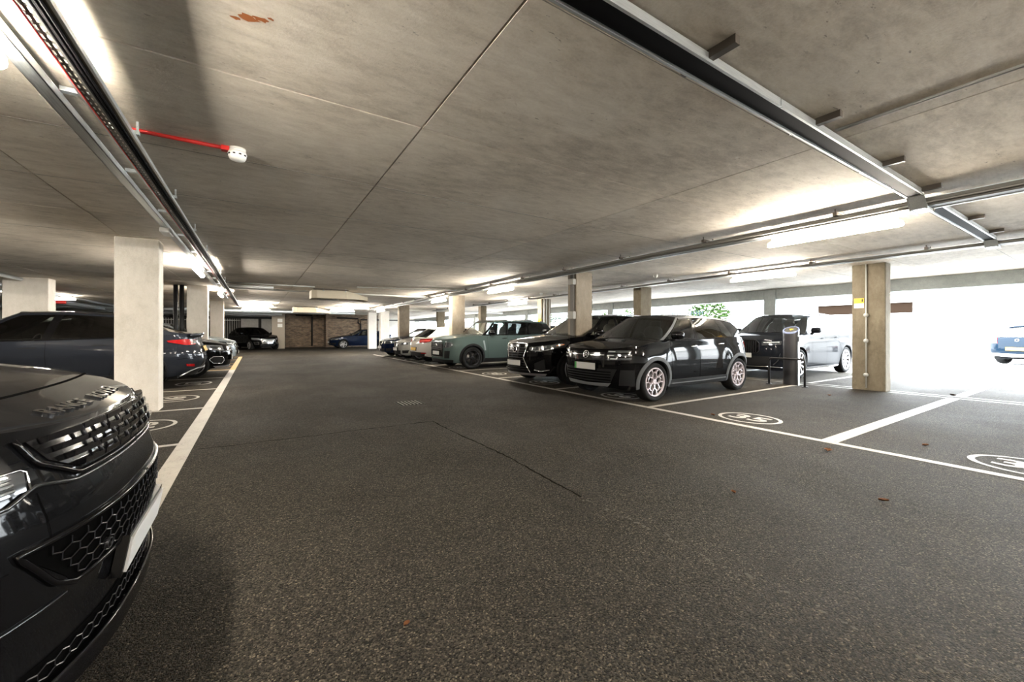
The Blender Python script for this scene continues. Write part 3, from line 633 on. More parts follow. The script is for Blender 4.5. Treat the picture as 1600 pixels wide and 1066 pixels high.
class Shell:
    """outer wall of a car: q runs along the outline from the front centre to the rear centre, z is height"""
    def __init__(s, P):
        s.P = P; L = s.L = P['L']; s.hw = P['W'] / 2; nf, af, nr, ar = P.get('nf', 2.8), P.get('af', .9), P.get('nr', 3.2), P.get('ar', .8)
        th = np.linspace(0, math.pi / 2, 240); fy = np.sin(th) ** (2 / nf); fx = af * (1 - np.cos(th) ** (2 / nf))
        ry = np.sin(th) ** (2 / nr); rx = L - ar * (1 - np.cos(th) ** (2 / nr))
        mid = np.linspace(af, L - ar, 40)[1:-1]
        s.bx = np.concatenate([fx, mid, rx[::-1]]); s.by = np.concatenate([fy, np.ones(38), ry[::-1]])
        s.bq = np.concatenate([[0], np.cumsum(np.hypot(np.diff(s.bx), np.diff(s.by) * s.hw))]); s.QT = float(s.bq[-1])
        s.fo, s.ro, s.wz, s.zt, s.sill = (interp(P[k]) for k in ('fo', 'ro', 'wz', 'zt', 'sill'))
    def Q(s, x): return float(np.interp(x, s.bx, s.bq))
    def xb(s, q): return float(np.interp(abs(q), s.bq, s.bx))
    def p(s, q, z):
        a = abs(q); xb = float(np.interp(a, s.bq, s.bx)); yb = float(np.interp(a, s.bq, s.by))
        y = yb * s.hw * s.wz(z)
        fl = s.P.get('flare', .02)
        if fl:
            for xw in s.P['wheels']:
                y += fl * math.exp(-((xb - xw) / .42) ** 4) * math.exp(-((z - .62) / .28) ** 2) * min(1, yb * 1.0)
        x = xb + s.fo(z) * max(0, 1 - xb / 1.1) ** 2 - s.ro(z) * max(0, 1 - (s.L - xb) / 1.1) ** 2
        return Vector((x, math.copysign(y, q) if q else 0.0, z))
    def at(s, q, z, off=0.0):
        p = s.p(q, z)
        if not off: return p
        e = .012
        sg = 1 if q >= 0 else -1; a = min(max(abs(q), e), s.QT - e)
        tq = s.p(a + e, z) - s.p(a - e, z); tz = s.p(a, z + e) - s.p(a, z - e); n = tz.cross(tq).normalized()
        if sg < 0: n.y = -n.y
        if abs(q) < e or abs(q) > s.QT - e: n.y = 0; n.normalize()
        return p + n * off
    def rim(s, q): return s.at(q, s.zt(s.xb(q)))
    def zb(s, x):
        z = s.sill(x); R = s.P['R']; ra = s.P.get('ra', R + .045)
        for xw in s.P['wheels']:
            if abs(x - xw) < ra: z = max(z, R + math.sqrt(ra * ra - (x - xw) ** 2))
        return z

def resamp(pl, n):
    pl = [Vector((a, b)) for a, b in pl]; d = [0]
    for i in range(1, len(pl)): d.append(d[-1] + (pl[i] - pl[i - 1]).length)
    out = []
    for k in range(n):
        t = d[-1] * k / (n - 1) if d[-1] > 0 else 0; i = 1
        while i < len(d) - 1 and d[i] < t: i += 1
        u = (t - d[i - 1]) / max(1e-9, d[i] - d[i - 1]); out.append(pl[i - 1].lerp(pl[i], min(1, max(0, u))))
    return out

class Car:
    def __init__(s, P, label, loc, rz, name='car'):
        s.P = P; s.sh = Shell(P); s.root = empty(name, (loc[0], loc[1], 0), rz); tag(s.root, label, 'car', 'parked cars'); s.body = None
        s.paint = P['paint']; s.shell(); s.glasshouse(); s.under(); s.wheels(); s.doors(); s.mirrors(); s.cabin()
    # --- coordinates
    def S(s, x, z): return (s.sh.Q(x), z)
    def Rr(s, y, z): return (s.sh.QT - y, z)
    def shell(s):
        sh, P = s.sh, s.P; R = P['R']; ra = P.get('ra', R + .045)
        qs = list(np.arange(0, sh.QT, .045)) + [sh.QT]
        for xw in P['wheels']:
            for f in (1.002, .998, .99, .97, .94, .9, .84, .77, .69, .6, .5, .4, .3, .2, .1, 0):
                for sg in (-1, 1): qs.append(sh.Q(xw + sg * f * ra))
        qs = sorted(qs); q2 = [qs[0]]
        for q in qs[1:]:
            if q - q2[-1] > .0015: q2.append(q)
        qs = q2; NR = 16
        mb = MB()
        for sg in (1, -1):
            G = []
            for q in qs:
                x = sh.xb(q); zb = sh.zb(x); zt = sh.zt(x)
                G.append([sh.p(sg * q if q else 0, zb + (zt - zb) * j / NR) for j in range(NR + 1)])
            mb.grid(G, True)
        s.body = mb.build('body', s.paint, s.root, edge=.6)
        # bonnet and rear deck
        xc = P['cowl'] + .12; hd = MB(); cr = P.get('crown', .07)
        rows = [q for q in qs if sh.xb(q) <= xc]; G = []
        s.hood = lambda x, v, yr=None: None
        for q in rows:
            r = sh.rim(q); G.append([s.hpt(q, v) for v in np.linspace(-1, 1, 25)])
        hd.grid(G, True); s.bonnet = hd.build('bonnet', s.paint, s.root, edge=.7)
        xd = P['deck']; rows = [q for q in qs if sh.xb(q) >= xd]; G = []
        for q in rows:
            r = sh.rim(q); G.append([(r.x, v * r.y, r.z + P.get('dcrown', .03) * (1 - abs(v) ** 2.4) * min(1, r.y / (sh.hw * .5))) for v in np.linspace(-1, 1, 17)])
        MB().grid(G, True).build('rear_deck', s.paint, s.root, edge=.7)
        # shoulder between
        for sg in (1, -1):
            G = []
            for q in [q for q in qs if P['cowl'] - .02 <= sh.xb(q) <= xd + .06]:
                r = sh.rim(sg * q); G.append([r, Vector((r.x, r.y - sg * P.get('shelf', .045), r.z + .012)), Vector((r.x, r.y - sg * .2, r.z - .05))])
            MB().grid(G, True).build('shoulder', s.paint, s.root)
    def hpt(s, q, v):
        sh = s.sh; r = sh.rim(q); cr = s.P.get('crown', .07); x = r.x
        k = min(1, abs(r.y) / (sh.hw * .95)) ** 2 * min(1, .25 + x / .5)
        c = 1 - abs(v) ** s.P.get('hexp', 2.6)
        return Vector((r.x, v * abs(r.y), r.z + cr * k * c))
    # --- greenhouse
    def gp(s, x, t, sg):
        P = s.P; q = s.sh.Q(x); r = s.sh.rim(q); y0 = abs(r.y) - P.get('shelf', .045); z0 = r.z + .01; z1 = s.rail(x)
        y1 = P['yroof'] * s.sh.hw * (1 - .10 * max(0, (x - P['cols'][-1][1] + .9) / .9) ** 2)
        y = y0 + (min(y1, y0 - .02) - y0) * t + .03 * math.sin(math.pi * t)
        return Vector((x, sg * y, z0 + (z1 - z0) * t))
    def gcol(s, c, t, sg):
        x = c[0] + (c[1] - c[0]) * t
        # end columns: keep the roof point at the full rail height
        return s.gp(x, t, sg)
    def glasshouse(s):
        P = s.P; s.rail = interp(P['rail']); cols = P['cols']; FR = {1: MB(), -1: MB()}; KB = {1: MB(), -1: MB()}
        rows = [0, .05, .2, .35, .5, .65, .8, P.get('wt', .9), .95, 1.0]
        gside = P.get('gside', [G_CLEAR] * 8); gi = 0
        for i in range(len(cols) - 1):
            a, b, ty = cols[i], cols[i + 1], cols[i][2]; n = 7 if ty == 'g' else 3
            for sg in (1, -1):
                fr, kb = FR[sg], KB[sg]
                G = [[s.gcol((a[0] + (b[0] - a[0]) * u, a[1] + (b[1] - a[1]) * u), t, sg) for t in rows] for u in np.linspace(0, 1, n)]
                if ty == 'g':
                    MB().grid([r[1:8] for r in G]).build('side_window', gside[min(gi, len(gside) - 1)], s.root)
                    kb.grid([r[0:2] for r in G]); (kb if P.get('blackrail') else fr).grid([r[7:] for r in G])
                elif ty == 'k': kb.grid([r[:8] for r in G]); (kb if P.get('blackrail') else fr).grid([r[7:] for r in G])
                else: fr.grid(G)
            if ty == 'g': gi += 1
        # windscreen / rear window
        def screen(c, bow, sgx, name, gm, zc):
            G = []
            for t in np.linspace(0, 1, 9):
                p = s.gcol(c, t, 1); b = bow * (1 - .6 * t); row = []
                for v in np.linspace(-1, 1, 17): row.append(Vector((p.x + sgx * b * (1 - v * v), v * p.y, p.z + (zc * t + .01) * (1 - v * v))))
                G.append(row)
            MB().grid(G).build(name, gm, s.root)
            return G
        rc = P.get('rcrown', .05)
        screen(cols[0], P.get('wbow', .16), -1, 'windscreen', P.get('gfront', G_CLEAR), rc)
        screen(cols[-1], P.get('rbow', .08), 1, 'rear_window', P.get('grear', G_MID), rc)
        # roof
        x0, x1 = cols[0][1], cols[-1][1]; G = []; b0 = P.get('wbow', .16) * .4; b1 = P.get('rbow', .08) * .4
        for u in np.linspace(0, 1, 17):
            x = x0 + (x1 - x0) * u; p = s.gp(x, 1, 1); bow = -b0 * (1 - u) + b1 * u
            G.append([Vector((p.x + bow * (1 - v * v), v * p.y, p.z + rc * (1 - abs(v) ** 2.5) + (.01 * (1 - v * v) if u in (0, 1) else 0))) for v in np.linspace(-1, 1, 17)])
        MB().grid(G).build('roof', P.get('roofm', s.paint), s.root)
        for sg in (1, -1):
            FR[sg].build('pillar_frame', P.get('pillarm', s.paint), s.root, edge=.7)
            if KB[sg].v: KB[sg].build('window_trim', M_GBLK, s.root)
        if P.get('rails'):
            for sg in (1, -1):
                pts = []
                for u in np.linspace(.06, .97, 12):
                    p = s.gp(x0 + (x1 - x0) * u, .985, sg); pts.append(p + Vector((0, -sg * .02, .045 if .02 < u < .95 else .0)))
                MB().tube(pts, .016, 6).build('roof_rail', P['rails'], s.root)
        if P.get('spoiler'):
            d = P['spoiler']; G = []
            for u, h in ((0, .0), (.5, .012), (1, -.02)):
                p = s.gp(x1 - .02, 1, 1); G.append([Vector((p.x + d * u * (1 - .25 * v * v), v * p.y * .97, p.z + rc * (1 - abs(v) ** 2.5) + h + .004)) for v in np.linspace(-1, 1, 13)])
            H = [[v - Vector((0.01, 0, .035)) for v in r] for r in G[::-1]]
            MB().grid(G + H).build('spoiler', P.get('roofm', s.paint), s.root)
    def under(s):
        P = s.P; L = P['L']; w = P['W'] / 2 - .27; m = MB(); zb = P.get('clear', .2); R = P['R']; xa, xb = P['wheels']
        m.box((.40, -w, zb), (L - .45, w, P.get('utop', .72)))
        m.box((xa + R + .1, -P['W'] / 2 * .9, zb + .02), (xb - R - .1, P['W'] / 2 * .9, zb + .16))
        m.box((.2, -P['W'] / 2 * .42, zb + .03), (.4, P['W'] / 2 * .42, .5)); m.box((L - .55, -P['W'] / 2 * .5, zb + .08), (L - .3, P['W'] / 2 * .5, .55))
        ra = P.get('ra', R + .045)
        for xw in P['wheels']:
            for sg in (1, -1):
                A = np.linspace(-.45, math.pi + .45, 20); y0 = sg * (P['W'] / 2 - .30)
                def yo(a):
                    x = xw + ra * math.cos(a); return s.sh.p(sg * s.sh.Q(x), max(.3, R + ra * math.sin(a))).y - sg * .006
                m.grid([[(xw + ra * math.cos(a), y0, R + ra * math.sin(a)), (xw + ra * math.cos(a), yo(a), R + ra * math.sin(a))] for a in A])
        m.build('underbody', M_CLADB, s.root)
    WC = {}
    def wheels(s):
        P = s.P; R = P['R']; key = (R, P.get('rim', 'five'), P.get('rimm', M_SILV).name, P.get('rr', .72))
        if key not in Car.WC: Car.WC[key] = wheel_meshes(R, P.get('rim', 'five'), P.get('rimm', M_SILV), P.get('rr', .72))
        ty, rm, dk, dc = Car.WC[key]
        for xw in P['wheels']:
            for sg in (1, -1):
                y = s.sh.p(s.sh.Q(xw), R + .1).y + P.get('wout', -.012)
                w = link('wheel', ty, s.root, (xw, sg * y, R)); w.rotation_euler = (0, random.uniform(0, 6.28) if P.get('rim') != 'petal' else .3, 0)
                if sg < 0: w.rotation_euler = (0, w.rotation_euler[1], math.pi)
                link('rim', rm, w); link('rim_barrel', dk, w); link('brake_disc', dc, w)
    # --- surface details
    def patch(s, name, m, lo, hi, off=.006, mirror=True, nu=12, nv=4, parent=None, depth=.02):
        for sg in ((1, -1) if mirror else (1,)):
            A, B = resamp(lo, nu), resamp(hi, nu); G = []
            for a, b in zip(A, B):
                G.append([s.sh.at(sg * (a.x + (b.x - a.x) * t), a.y + (b.y - a.y) * t, off) for t in np.linspace(0, 1, nv)])
            mb = MB(); mb.grid(G, True)
            E = [G[i][0] for i in range(nu)] + G[-1][1:] + [G[i][-1] for i in range(nu - 2, -1, -1)] + G[0][-2:0:-1]
            if depth:
                c = Vector((s.P['L'] / 2, 0, .5)); I = []
                ql = [(a.x, a.y) for a in A] + [(A[-1].x + (B[-1].x - A[-1].x) * t, A[-1].y + (B[-1].y - A[-1].y) * t) for t in np.linspace(0, 1, nv)[1:]] + [(b.x, b.y) for b in B[-2::-1]] + [(A[0].x + (B[0].x - A[0].x) * t, A[0].y + (B[0].y - A[0].y) * t) for t in np.linspace(0, 1, nv)[-2:0:-1]]
                I = [s.sh.at(sg * q, z, off - depth) for q, z in ql]
                mb.grid([E + [E[0]], I + [I[0]]], False)
            o = mb.build(name, m, parent or s.root, edge=.6)
        return o
    def line(s, pts, name='panel_gap', m=None, w=.005, off=.0015, mirror=True, parent=None, n=None, r=None):
        """a narrow strip, or a tube of radius r, along (q,z) points"""
        n = n or max(8, len(pts) * 6)
        for sg in ((1, -1) if mirror else (1,)):
            R_ = resamp(pts, n)
            if r: MB().tube([s.sh.at(sg * a.x, a.y, off) for a in R_], r, 6).build(name, m or M_SEAM, parent or s.root)
            else:
                G = []
                for i, a in enumerate(R_):
                    d = (R_[min(i + 1, n - 1)] - R_[max(i - 1, 0)]).normalized(); nn = Vector((-d.y, d.x)) * w / 2
                    G.append([s.sh.at(sg * (a.x + nn.x), a.y + nn.y, off), s.sh.at(sg * (a.x - nn.x), a.y - nn.y, off)])
                MB().grid(G).build(name, m or M_SEAM, parent or s.body)
    def doors(s):
        P = s.P; S = s.S; zt = s.sh.zt; R = P['R']; xa, xb = P['wheels']; zs = lambda x: s.sh.sill(x) + .09
        d0, d1, d2 = P['doors']
        for x, bend in ((d0, 0), (d1, 0), (d2, 1)):
            if bend:
                ra = P.get('ra', R + .045) + .05; pts = [S(x, zt(x) - .005)]
                pts += [S(x - .03, .82), S(xb - ra * .80, R + ra * .62), S(xb - ra * 1.03, R + .04), S(xb - ra * 1.06, zs(xb))]
            else: pts = [S(x, zt(x) - .005), S(x, .75), S(x + .02, zs(x) + .05), S(x + .03, zs(x))]
            s.line(pts)
        s.line([S(d0 + .03, zs(d0)), S(xb - R - .1, zs(xb - R))])
        # bonnet shut line and tailgate line
        for xh, zz in P.get('handles', ()):
            for sg in (1, -1):
                pts = [s.sh.at(sg * s.sh.Q(xh + u * .20), zz + .008 * u, .004 + .03 * math.sin(math.pi * u) ** .5) for u in np.linspace(0, 1, 9)]
                MB().tube(pts, [.006] + [.011] * 7 + [.006], 6).build('door_handle', P.get('handlem', s.paint), s.root)
        if P.get('arch'):
            m, wd = P['arch']; ra = P.get('ra', R + .045)
            for xw in P['wheels']:
                for sg in (1, -1):
                    G = []
                    for a in np.linspace(-.25, math.pi + .25, 30):
                        row = []
                        for rr, o in ((ra - .008, -.03), (ra - .008, .012), (ra + wd * .5, .016), (ra + wd, .010), (ra + wd + .004, -.01)):
                            x = xw + rr * math.cos(a); z = max(P.get('clear', .2), R + rr * math.sin(a)); row.append(s.sh.at(sg * s.sh.Q(x), z, o))
                        G.append(row)
                    MB().grid(G).build('wheel_arch', m, s.root, edge=.8)
        if P.get('sillm'):
            x0, x1 = xa + R + .06, xb - R - .06
            s.patch('sill', P['sillm'], [S(x0, s.sh.sill(x0) + .0), S(x1, s.sh.sill(x1))], [S(x0, s.sh.sill(x0) + P.get('sillh', .12)), S(x1, s.sh.sill(x1) + P.get('sillh', .12))], .014, nu=20)
    def mirrors(s):
        P = s.P; x = P.get('mx', P['cols'][0][0] + .30)
        for sg in (1, -1):
            r = s.sh.rim(sg * s.sh.Q(x)); c = r + Vector((0, sg * .10, .10))
            m = MB().sup(c, (.075, .115, .075), .6, Matrix.Rotation(sg * .15, 4, 'Z').to_3x3(), 18, 10).build('mirror', P.get('mirrorm', s.paint), s.root)
            MB().tube([r + Vector((0, -sg * .02, .0)), r + Vector((0.0, sg * .05, .05))], [.035, .025], 8).build('mirror_arm', M_CLADB, s.root)
            MB().add([c + Vector((.078, sg * dy, dz)) for dy, dz in ((-.085, -.05), (.085, -.05), (.09, .045), (-.085, .05))], [(0, 1, 2, 3)]).build('mirror_glass', M_CHROME, m)
    def cabin(s):
        P = s.P; sm = P.get('seatm', M_INT); zf = P['R'] + .22; c0 = P['cols'][0]; x0 = c0[0]; hw = s.sh.hw; zr = s.rail(c0[1] + .4)
        zt = s.sh.zt(x0 + .4)
        MB().box((x0 + .1, -hw * .86, .5), (P['deck'] - .05, hw * .86, zf + .12)).build('cabin_floor', M_INT, s.root)
        d = MB(); d.sup((x0 + .42, 0, zt - .08), (.30, hw * .84, .12), .5).build('dashboard', M_INT, s.root)
        wx = x0 + .80; W_ = MB(); M = Matrix.Rotation(.4, 4, 'Y'); yw = .36 * P.get('drv', 1)
        ring = [Vector((0, .18 * math.cos(a), .18 * math.sin(a))) for a in np.linspace(0, 2 * math.pi, 21)]
        W_.tube([(M @ p) + Vector((wx, yw, zt - .02)) for p in ring], .014, 6, caps=False); W_.tube([Vector((wx, yw, zt - .02)), Vector((wx - .2, yw, zt - .1))], .03, 6)
        W_.build('steering_wheel', M_INT, s.root)
        for xr in P.get('seats', (c0[1] + .45, c0[1] + 1.28)):
            for y in ((-.37, .37) if xr < P.get('seats', (0, c0[1] + 1.2))[1] - .1 else (-.38, .38)):
                b = MB(); top = min(zr - .28, zt + .28); R_ = Matrix.Rotation(.22, 4, 'Y').to_3x3()
                b.sup((xr + .08, y, (zf + top) / 2 + .05), (.08, .23, (top - zf) / 2 + .05), .45, R_)
                b.sup((xr - .22, y, zf + .12), (.27, .23, .10), .45); b.sup((xr + .22, y, top + .12), (.05, .13, .09), .5, R_)
                b.build('seat', sm, s.root)
    def plate(s, m, z, rear=False, w=.52, h=.115, off=.018, y0=0, green=False):
        f = (lambda y, zz: s.Rr(y, zz)) if rear else (lambda y, zz: (y, zz))
        q = s.sh.QT if rear else 0
        p = s.sh.at(q, z, off); c = s.sh.at(q, z + .05, off) - s.sh.at(q, z - .05, off); up = c.normalized(); ex = Vector((0, 1, 0)); n = up.cross(ex) * (1 if rear else 1)
        n = Vector((1 if rear else -1, 0, 0)); n = (n - up * n.dot(up)).normalized()
        def pt(y, v, d): return p + ex * (y + y0) + up * v + n * d
        mb = MB(); vs = [pt(y, v, d) for d in (0, .008) for y, v in ((-w / 2, -h / 2), (w / 2, -h / 2), (w / 2, h / 2), (-w / 2, h / 2))]
        mb.add(vs, [(0, 1, 2, 3), (4, 5, 6, 7), (0, 1, 5, 4), (1, 2, 6, 5), (2, 3, 7, 6), (3, 0, 4, 7)])
        o = mb.build('number_plate', m, s.root)
        mb = MB(); mb.add([pt(y, v, -.03 if d else -.001) for d in (0, 1) for y, v in ((-w / 2 - .012, -h / 2 - .012), (w / 2 + .012, -h / 2 - .012), (w / 2 + .012, h / 2 + .012), (-w / 2 - .012, h / 2 + .012))], [(0, 1, 2, 3), (4, 5, 6, 7), (0, 1, 5, 4), (1, 2, 6, 5), (2, 3, 7, 6), (3, 0, 4, 7)])
        mb.build('plate_frame', M_GBLK, o)
        if green:
            # the strip sits at the viewer's left end: +y for a plate seen from the front
            MB().add([pt(y, v, .0095) for y, v in ((w / 2 - .05, -h / 2), (w / 2, -h / 2), (w / 2, h / 2), (w / 2 - .05, h / 2))], [(0, 1, 2, 3)]).build('plate_strip', M_PLG, o)
    def roundel(s, q, z, r, m, off=.012, m2=None, name='badge', hood=None):
        p = s.sh.at(q, z, off); n = (s.sh.at(q, z, off + .01) - p).normalized(); M = n.to_track_quat('Z', 'Y').to_matrix().to_4x4(); M.translation = p
        mb = MB(); mb.lathe([(r * .82, .002), (r * .84, .007), (r, .007), (r, -.01)], 24); me = mb
        me.v = [tuple(M @ Vector(v)) for v in me.v]; o = me.build(name, m, s.root)
        if m2:
            c = MB().lathe([(0, .004), (r * .85, .004), (r * .85, -.01)], 24); c.v = [tuple(M @ Vector(v)) for v in c.v]; c.build('badge_centre', m2, o)
        return o, M

def wheel_meshes(R, style, rimm, rr):
    w = .115; t = MB(); ri = R * rr
    prof = [(ri, -.02), (ri + .012, -.004), (R * .86, .006), (R * .955, -.004), (R * .992, -.03), (R, -.06), (R, -.17), (R * .99, -.2), (R * .95, -.225), (R * .86, -.235), (ri, -.21), (ri, -.02)]
    # groove ring pattern on the tread
    t.lathe(prof, 48, 'y'); tm = t.mesh('tyre'); tm.materials.append(M_TYRE)
    b = MB(); b.lathe([(ri, -.02), (ri - .012, -.03), (ri - .02, -.2), (0, -.2)], 36, 'y'); bm = b.mesh('rim_barrel'); bm.materials.append(mat('rim_inside', (.03, .03, .03), .5, .4))
    d = MB(); d.lathe([(R * .18, -.105), (R * .48, -.105), (R * .48, -.13)], 24, 'y'); dm = d.mesh('brake_disc'); dm.materials.append(M_DISC)
    r = MB(); r.lathe([(ri + .002, -.02), (ri + .004, -.004), (ri - .014, .0), (ri - .026, -.03)], 48, 'y')
    hr = R * .15; r.lathe([(hr, -.075), (hr, -.02), (hr * .8, -.014), (hr * .45, -.014), (.0, -.018)], 20, 'y')
    def bar(a0, r0, a1, r1, w0, w1, y0=-.022, y1=-.012, th=.035):
        p0 = Vector((r0 * math.cos(a0), 0, r0 * math.sin(a0))); p1 = Vector((r1 * math.cos(a1), 0, r1 * math.sin(a1))); e = (p1 - p0).normalized(); nn = Vector((-e.z, 0, e.x))
        vs = []
        for p, ww, y in ((p0, w0, y0), (p1, w1, y1)):
            for sx, dy in ((-1, -th), (1, -th), (.75, 0), (-.75, 0)): vs.append(p + nn * ww * sx + Vector((0, y + dy, 0)))
        r.add(vs, [(0, 1, 5, 4), (1, 2, 6, 5), (2, 3, 7, 6), (3, 0, 4, 7), (0, 3, 2, 1), (4, 5, 6, 7)])
    if style == 'petal':
        for k in range(5):
            a = 2 * math.pi * k / 5; da = .42; m_ = .58 * ri; o = ri * .97
            bar(a, hr * .7, a, .40 * ri, .016, .014)
            for sg in (-1, 1):
                bar(a, .38 * ri, a + sg * .33, .62 * ri, .013, .011); bar(a + sg * .33, .60 * ri, a + sg * .30, o, .012, .013)
                bar(a + sg * .33, .62 * ri, a + sg * math.pi / 5, .70 * ri, .010, .010); bar(a + sg * .16, .99 * ri, a + sg * .30, .82 * ri, .010, .010)
    elif style == 'multi':
        for k in range(10):
            a = 2 * math.pi * k / 10; bar(a, hr * .7, a + .10, ri * .98, .014, .009); bar(a + .09, hr * .9, a + .24, ri * .98, .010, .008)
    elif style == 'Y':
        for k in range(5):
            a = 2 * math.pi * k / 5; bar(a, hr * .6, a, .55 * ri, .024, .018)
            for sg in (-1, 1): bar(a, .5 * ri, a + sg * .26, ri * .98, .015, .015)
    else:
        for k in range(5):
            a = 2 * math.pi * k / 5; bar(a - .05, hr * .6, a - .11, ri * .98, .020, .018); bar(a + .05, hr * .6, a + .11, ri * .98, .020, .018)
    rmsh = r.mesh('rim'); b_ = bmesh.new(); b_.from_mesh(rmsh); bmesh.ops.recalc_face_normals(b_, faces=b_.faces); b_.to_mesh(rmsh); b_.free(); rmsh.materials.append(rimm)
    return tm, rmsh, bm, dm

SUVB = dict(nf=2.7, af=.85, nr=3.2, ar=.7, flare=.02, shelf=.05)
def suv(L, W, H, wa, wb, R, paint, belt=None, hood=None, **kw):
    """generic tall car scaled from key heights"""
    k = H
    P = dict(L=L, W=W, wheels=(wa, wb), R=R, paint=paint, **SUVB)
    hf, hc, bl = hood or (.58 * H, .66 * H, .66 * H)      # bonnet lip, cowl, belt at the rear
    cow = kw.pop('cowl_x', wa + .30)
    P.update(cowl=cow, deck=L - .42, crown=.06, dcrown=.02,
             fo=[(.15, .10), (.3, .02), (.45, 0), (.62, .0), (hf - .06, .03), (hf + .02, .07), (hf + .15, .22), (1.3, .3)],
             ro=[(.15, .10), (.35, .02), (.5, 0), (.7, .02), (bl - .1, .06), (bl, .10), (1.4, .2)],
             wz=[(.15, .90), (.3, .965), (.5, .99), (.72, 1.0), (.9, .985), (1.0, .965), (1.15, .94), (1.3, .9)],
             zt=[(0, hf - .03), (.12, hf), (.5, hf + .05), (cow, hc), (cow + .5, hc + .005), (L * .6, bl - .01), (L - .5, bl + .02), (L, bl)],
             sill=[(0, .26), (.25, .21), (wa, .22), (wb, .22), (L - .3, .28), (L, .34)])
    x0 = cow
    P.update(kw); return P
# ------------------------------------------------------------------ the individual cars
CARS = {}
def sidecols(x, **k): return x
# black crossover with grey arches (front row)
BLK = paintm('paint_black', (.0022, .0022, .0026), .25, .2)
def crossover():
    P = suv(4.06, 1.78, 1.58, .79, 3.42, .335, BLK, hood=(.93, 1.04, 1.07), cowl_x=1.02, ra=.385, flare=.03,
            cols=[(1.00, 1.72, 'p'), (1.14, 1.80, 'g'), (2.04, 2.10, 'k'), (2.12, 2.17, 'g'), (2.98, 2.92, 'k'), (3.02, 2.96, 'g'), (3.34, 3.16, 'p'), (3.98, 3.66, 'e')],
            rail=[(1.0, 1.40), (1.7, 1.475), (2.3, 1.515), (3.0, 1.495), (3.66, 1.43), (4.0, 1.40)], yroof=.68, roofm=paintm('roof_grey', (.13, .135, .14), .35, .6), pillarm=MATS['roof_grey'],
            doors=(1.22, 2.08, 2.94), handles=((1.80, .93), (2.70, .96)), handlem=M_CHROME, arch=(M_CLAD, .055), sillm=M_CLADB, sillh=.13, rim='petal', rimm=paintm('alloy_pink', (.34, .30, .315), .35, .6), rr=.74,
            gside=[G_CLEAR, glassm('glass_privacy', (.16, .17, .17)), MATS['glass_privacy']], mirrorm=BLK, deck=3.66, af=.75, nf=3.2, wbow=.14)
    P['pillarm'] = BLK
    c = Car(P, 'black crossover with grey wheel arches and pink-silver wheels facing the lane', (5.02, 5.42), 0, 'crossover_car'); S, sh = c.S, c.sh
    # pale A pillar stripe
    for sg in (1, -1):
        G = [[c.gcol((1.0, 1.72), t, sg) + Vector((-.004, sg * .004, .004)), c.gcol((1.10, 1.79), t, sg) + Vector((-.004, sg * .006, .004))] for t in np.linspace(0, 1, 9)]
        MB().grid(G).build('pillar_stripe', MATS['roof_grey'], c.root)
    for sg in (1, -1):
        G = [[c.gp(x, t, sg) + Vector((0, sg * .006, .004)) for t in (.905, .95, 1.0)] for x in np.linspace(1.76, 3.60, 16)]
        MB().grid(G).build('roof_edge', MATS['roof_grey'], c.root)
    c.patch('grille_panel', M_GBLK, [(0, .70), (.62, .72)], [(0, .84), (.64, .86)], .006)
    for q0, q1, z in ((.48, .66, .865), (.46, .66, .80), (.52, .66, .745)):
        c.patch('headlight', M_LENSD, [(q0, z - .022), (q1 + .22, z - .014)], [(q0 + .02, z + .022), (q1 + .24, z + .022)], .012)
        c.patch('lamp_strip', M_DRL, [(q0 + .02, z - .008), (q0 + .14, z - .006)], [(q0 + .03, z + .008), (q0 + .15, z + .008)], .016)
    c.patch('badge_bar', M_CHROME, [(.10, .795), (.42, .80)], [(.10, .803), (.42, .808)], .012)
    c.patch('lower_grille', M_CLADB, [(0, .34), (.56, .35)], [(0, .56), (.66, .57)], .006)
    for k in range(4): c.patch('grille_bar', M_SEAM, [(0, .37 + .045 * k), (.56, .375 + .045 * k)], [(0, .385 + .045 * k), (.56, .39 + .045 * k)], .014)
    c.patch('skid_plate', paintm('skid_silver', (.16, .165, .17), .45, .5), [(0, .26), (.50, .27)], [(0, .305), (.56, .33)], .012)
    c.patch('bumper_corner', M_CLADB, [(.70, .30), (.98, .30)], [(.72, .56), (.95, .56)], .008)
    c.plate(M_PLW, .60, off=.03, green=True)
    o, M = c.roundel(0, .80, .072, M_CHROME, .012, M_GBLK)
    for dz in (-.02, .02):
        ch = MB()
        for sx in (-1, 1): ch.add([(sx * .045, dz - .032, .006), (0, dz + .008, .006), (0, dz + .026, .006), (sx * .045, dz - .014, .006)], [(0, 1, 2, 3)])
        ch.v = [tuple(M @ Matrix.Rotation(0, 4, 'Z') @ Vector(v)) for v in ch.v]; ch.build('chevron', M_CHROME, o)
    c.line([(0, .885), (.5, .90), (.72, .93)], w=.006)
    c.patch('tail_light', M_REDL, [c.Rr(.55, .88), c.Rr(.95, .88)], [c.Rr(.55, 1.0), c.Rr(.95, 1.0)], .01)
    c.line([S(1.22, .285), S(2.2, .285), S(2.95, .30)], 'sill_trim', M_CLAD, off=.016, r=.012, n=30)
    c.plate(M_PLY, .62, rear=True)
    return c
CARS['cross'] = crossover()

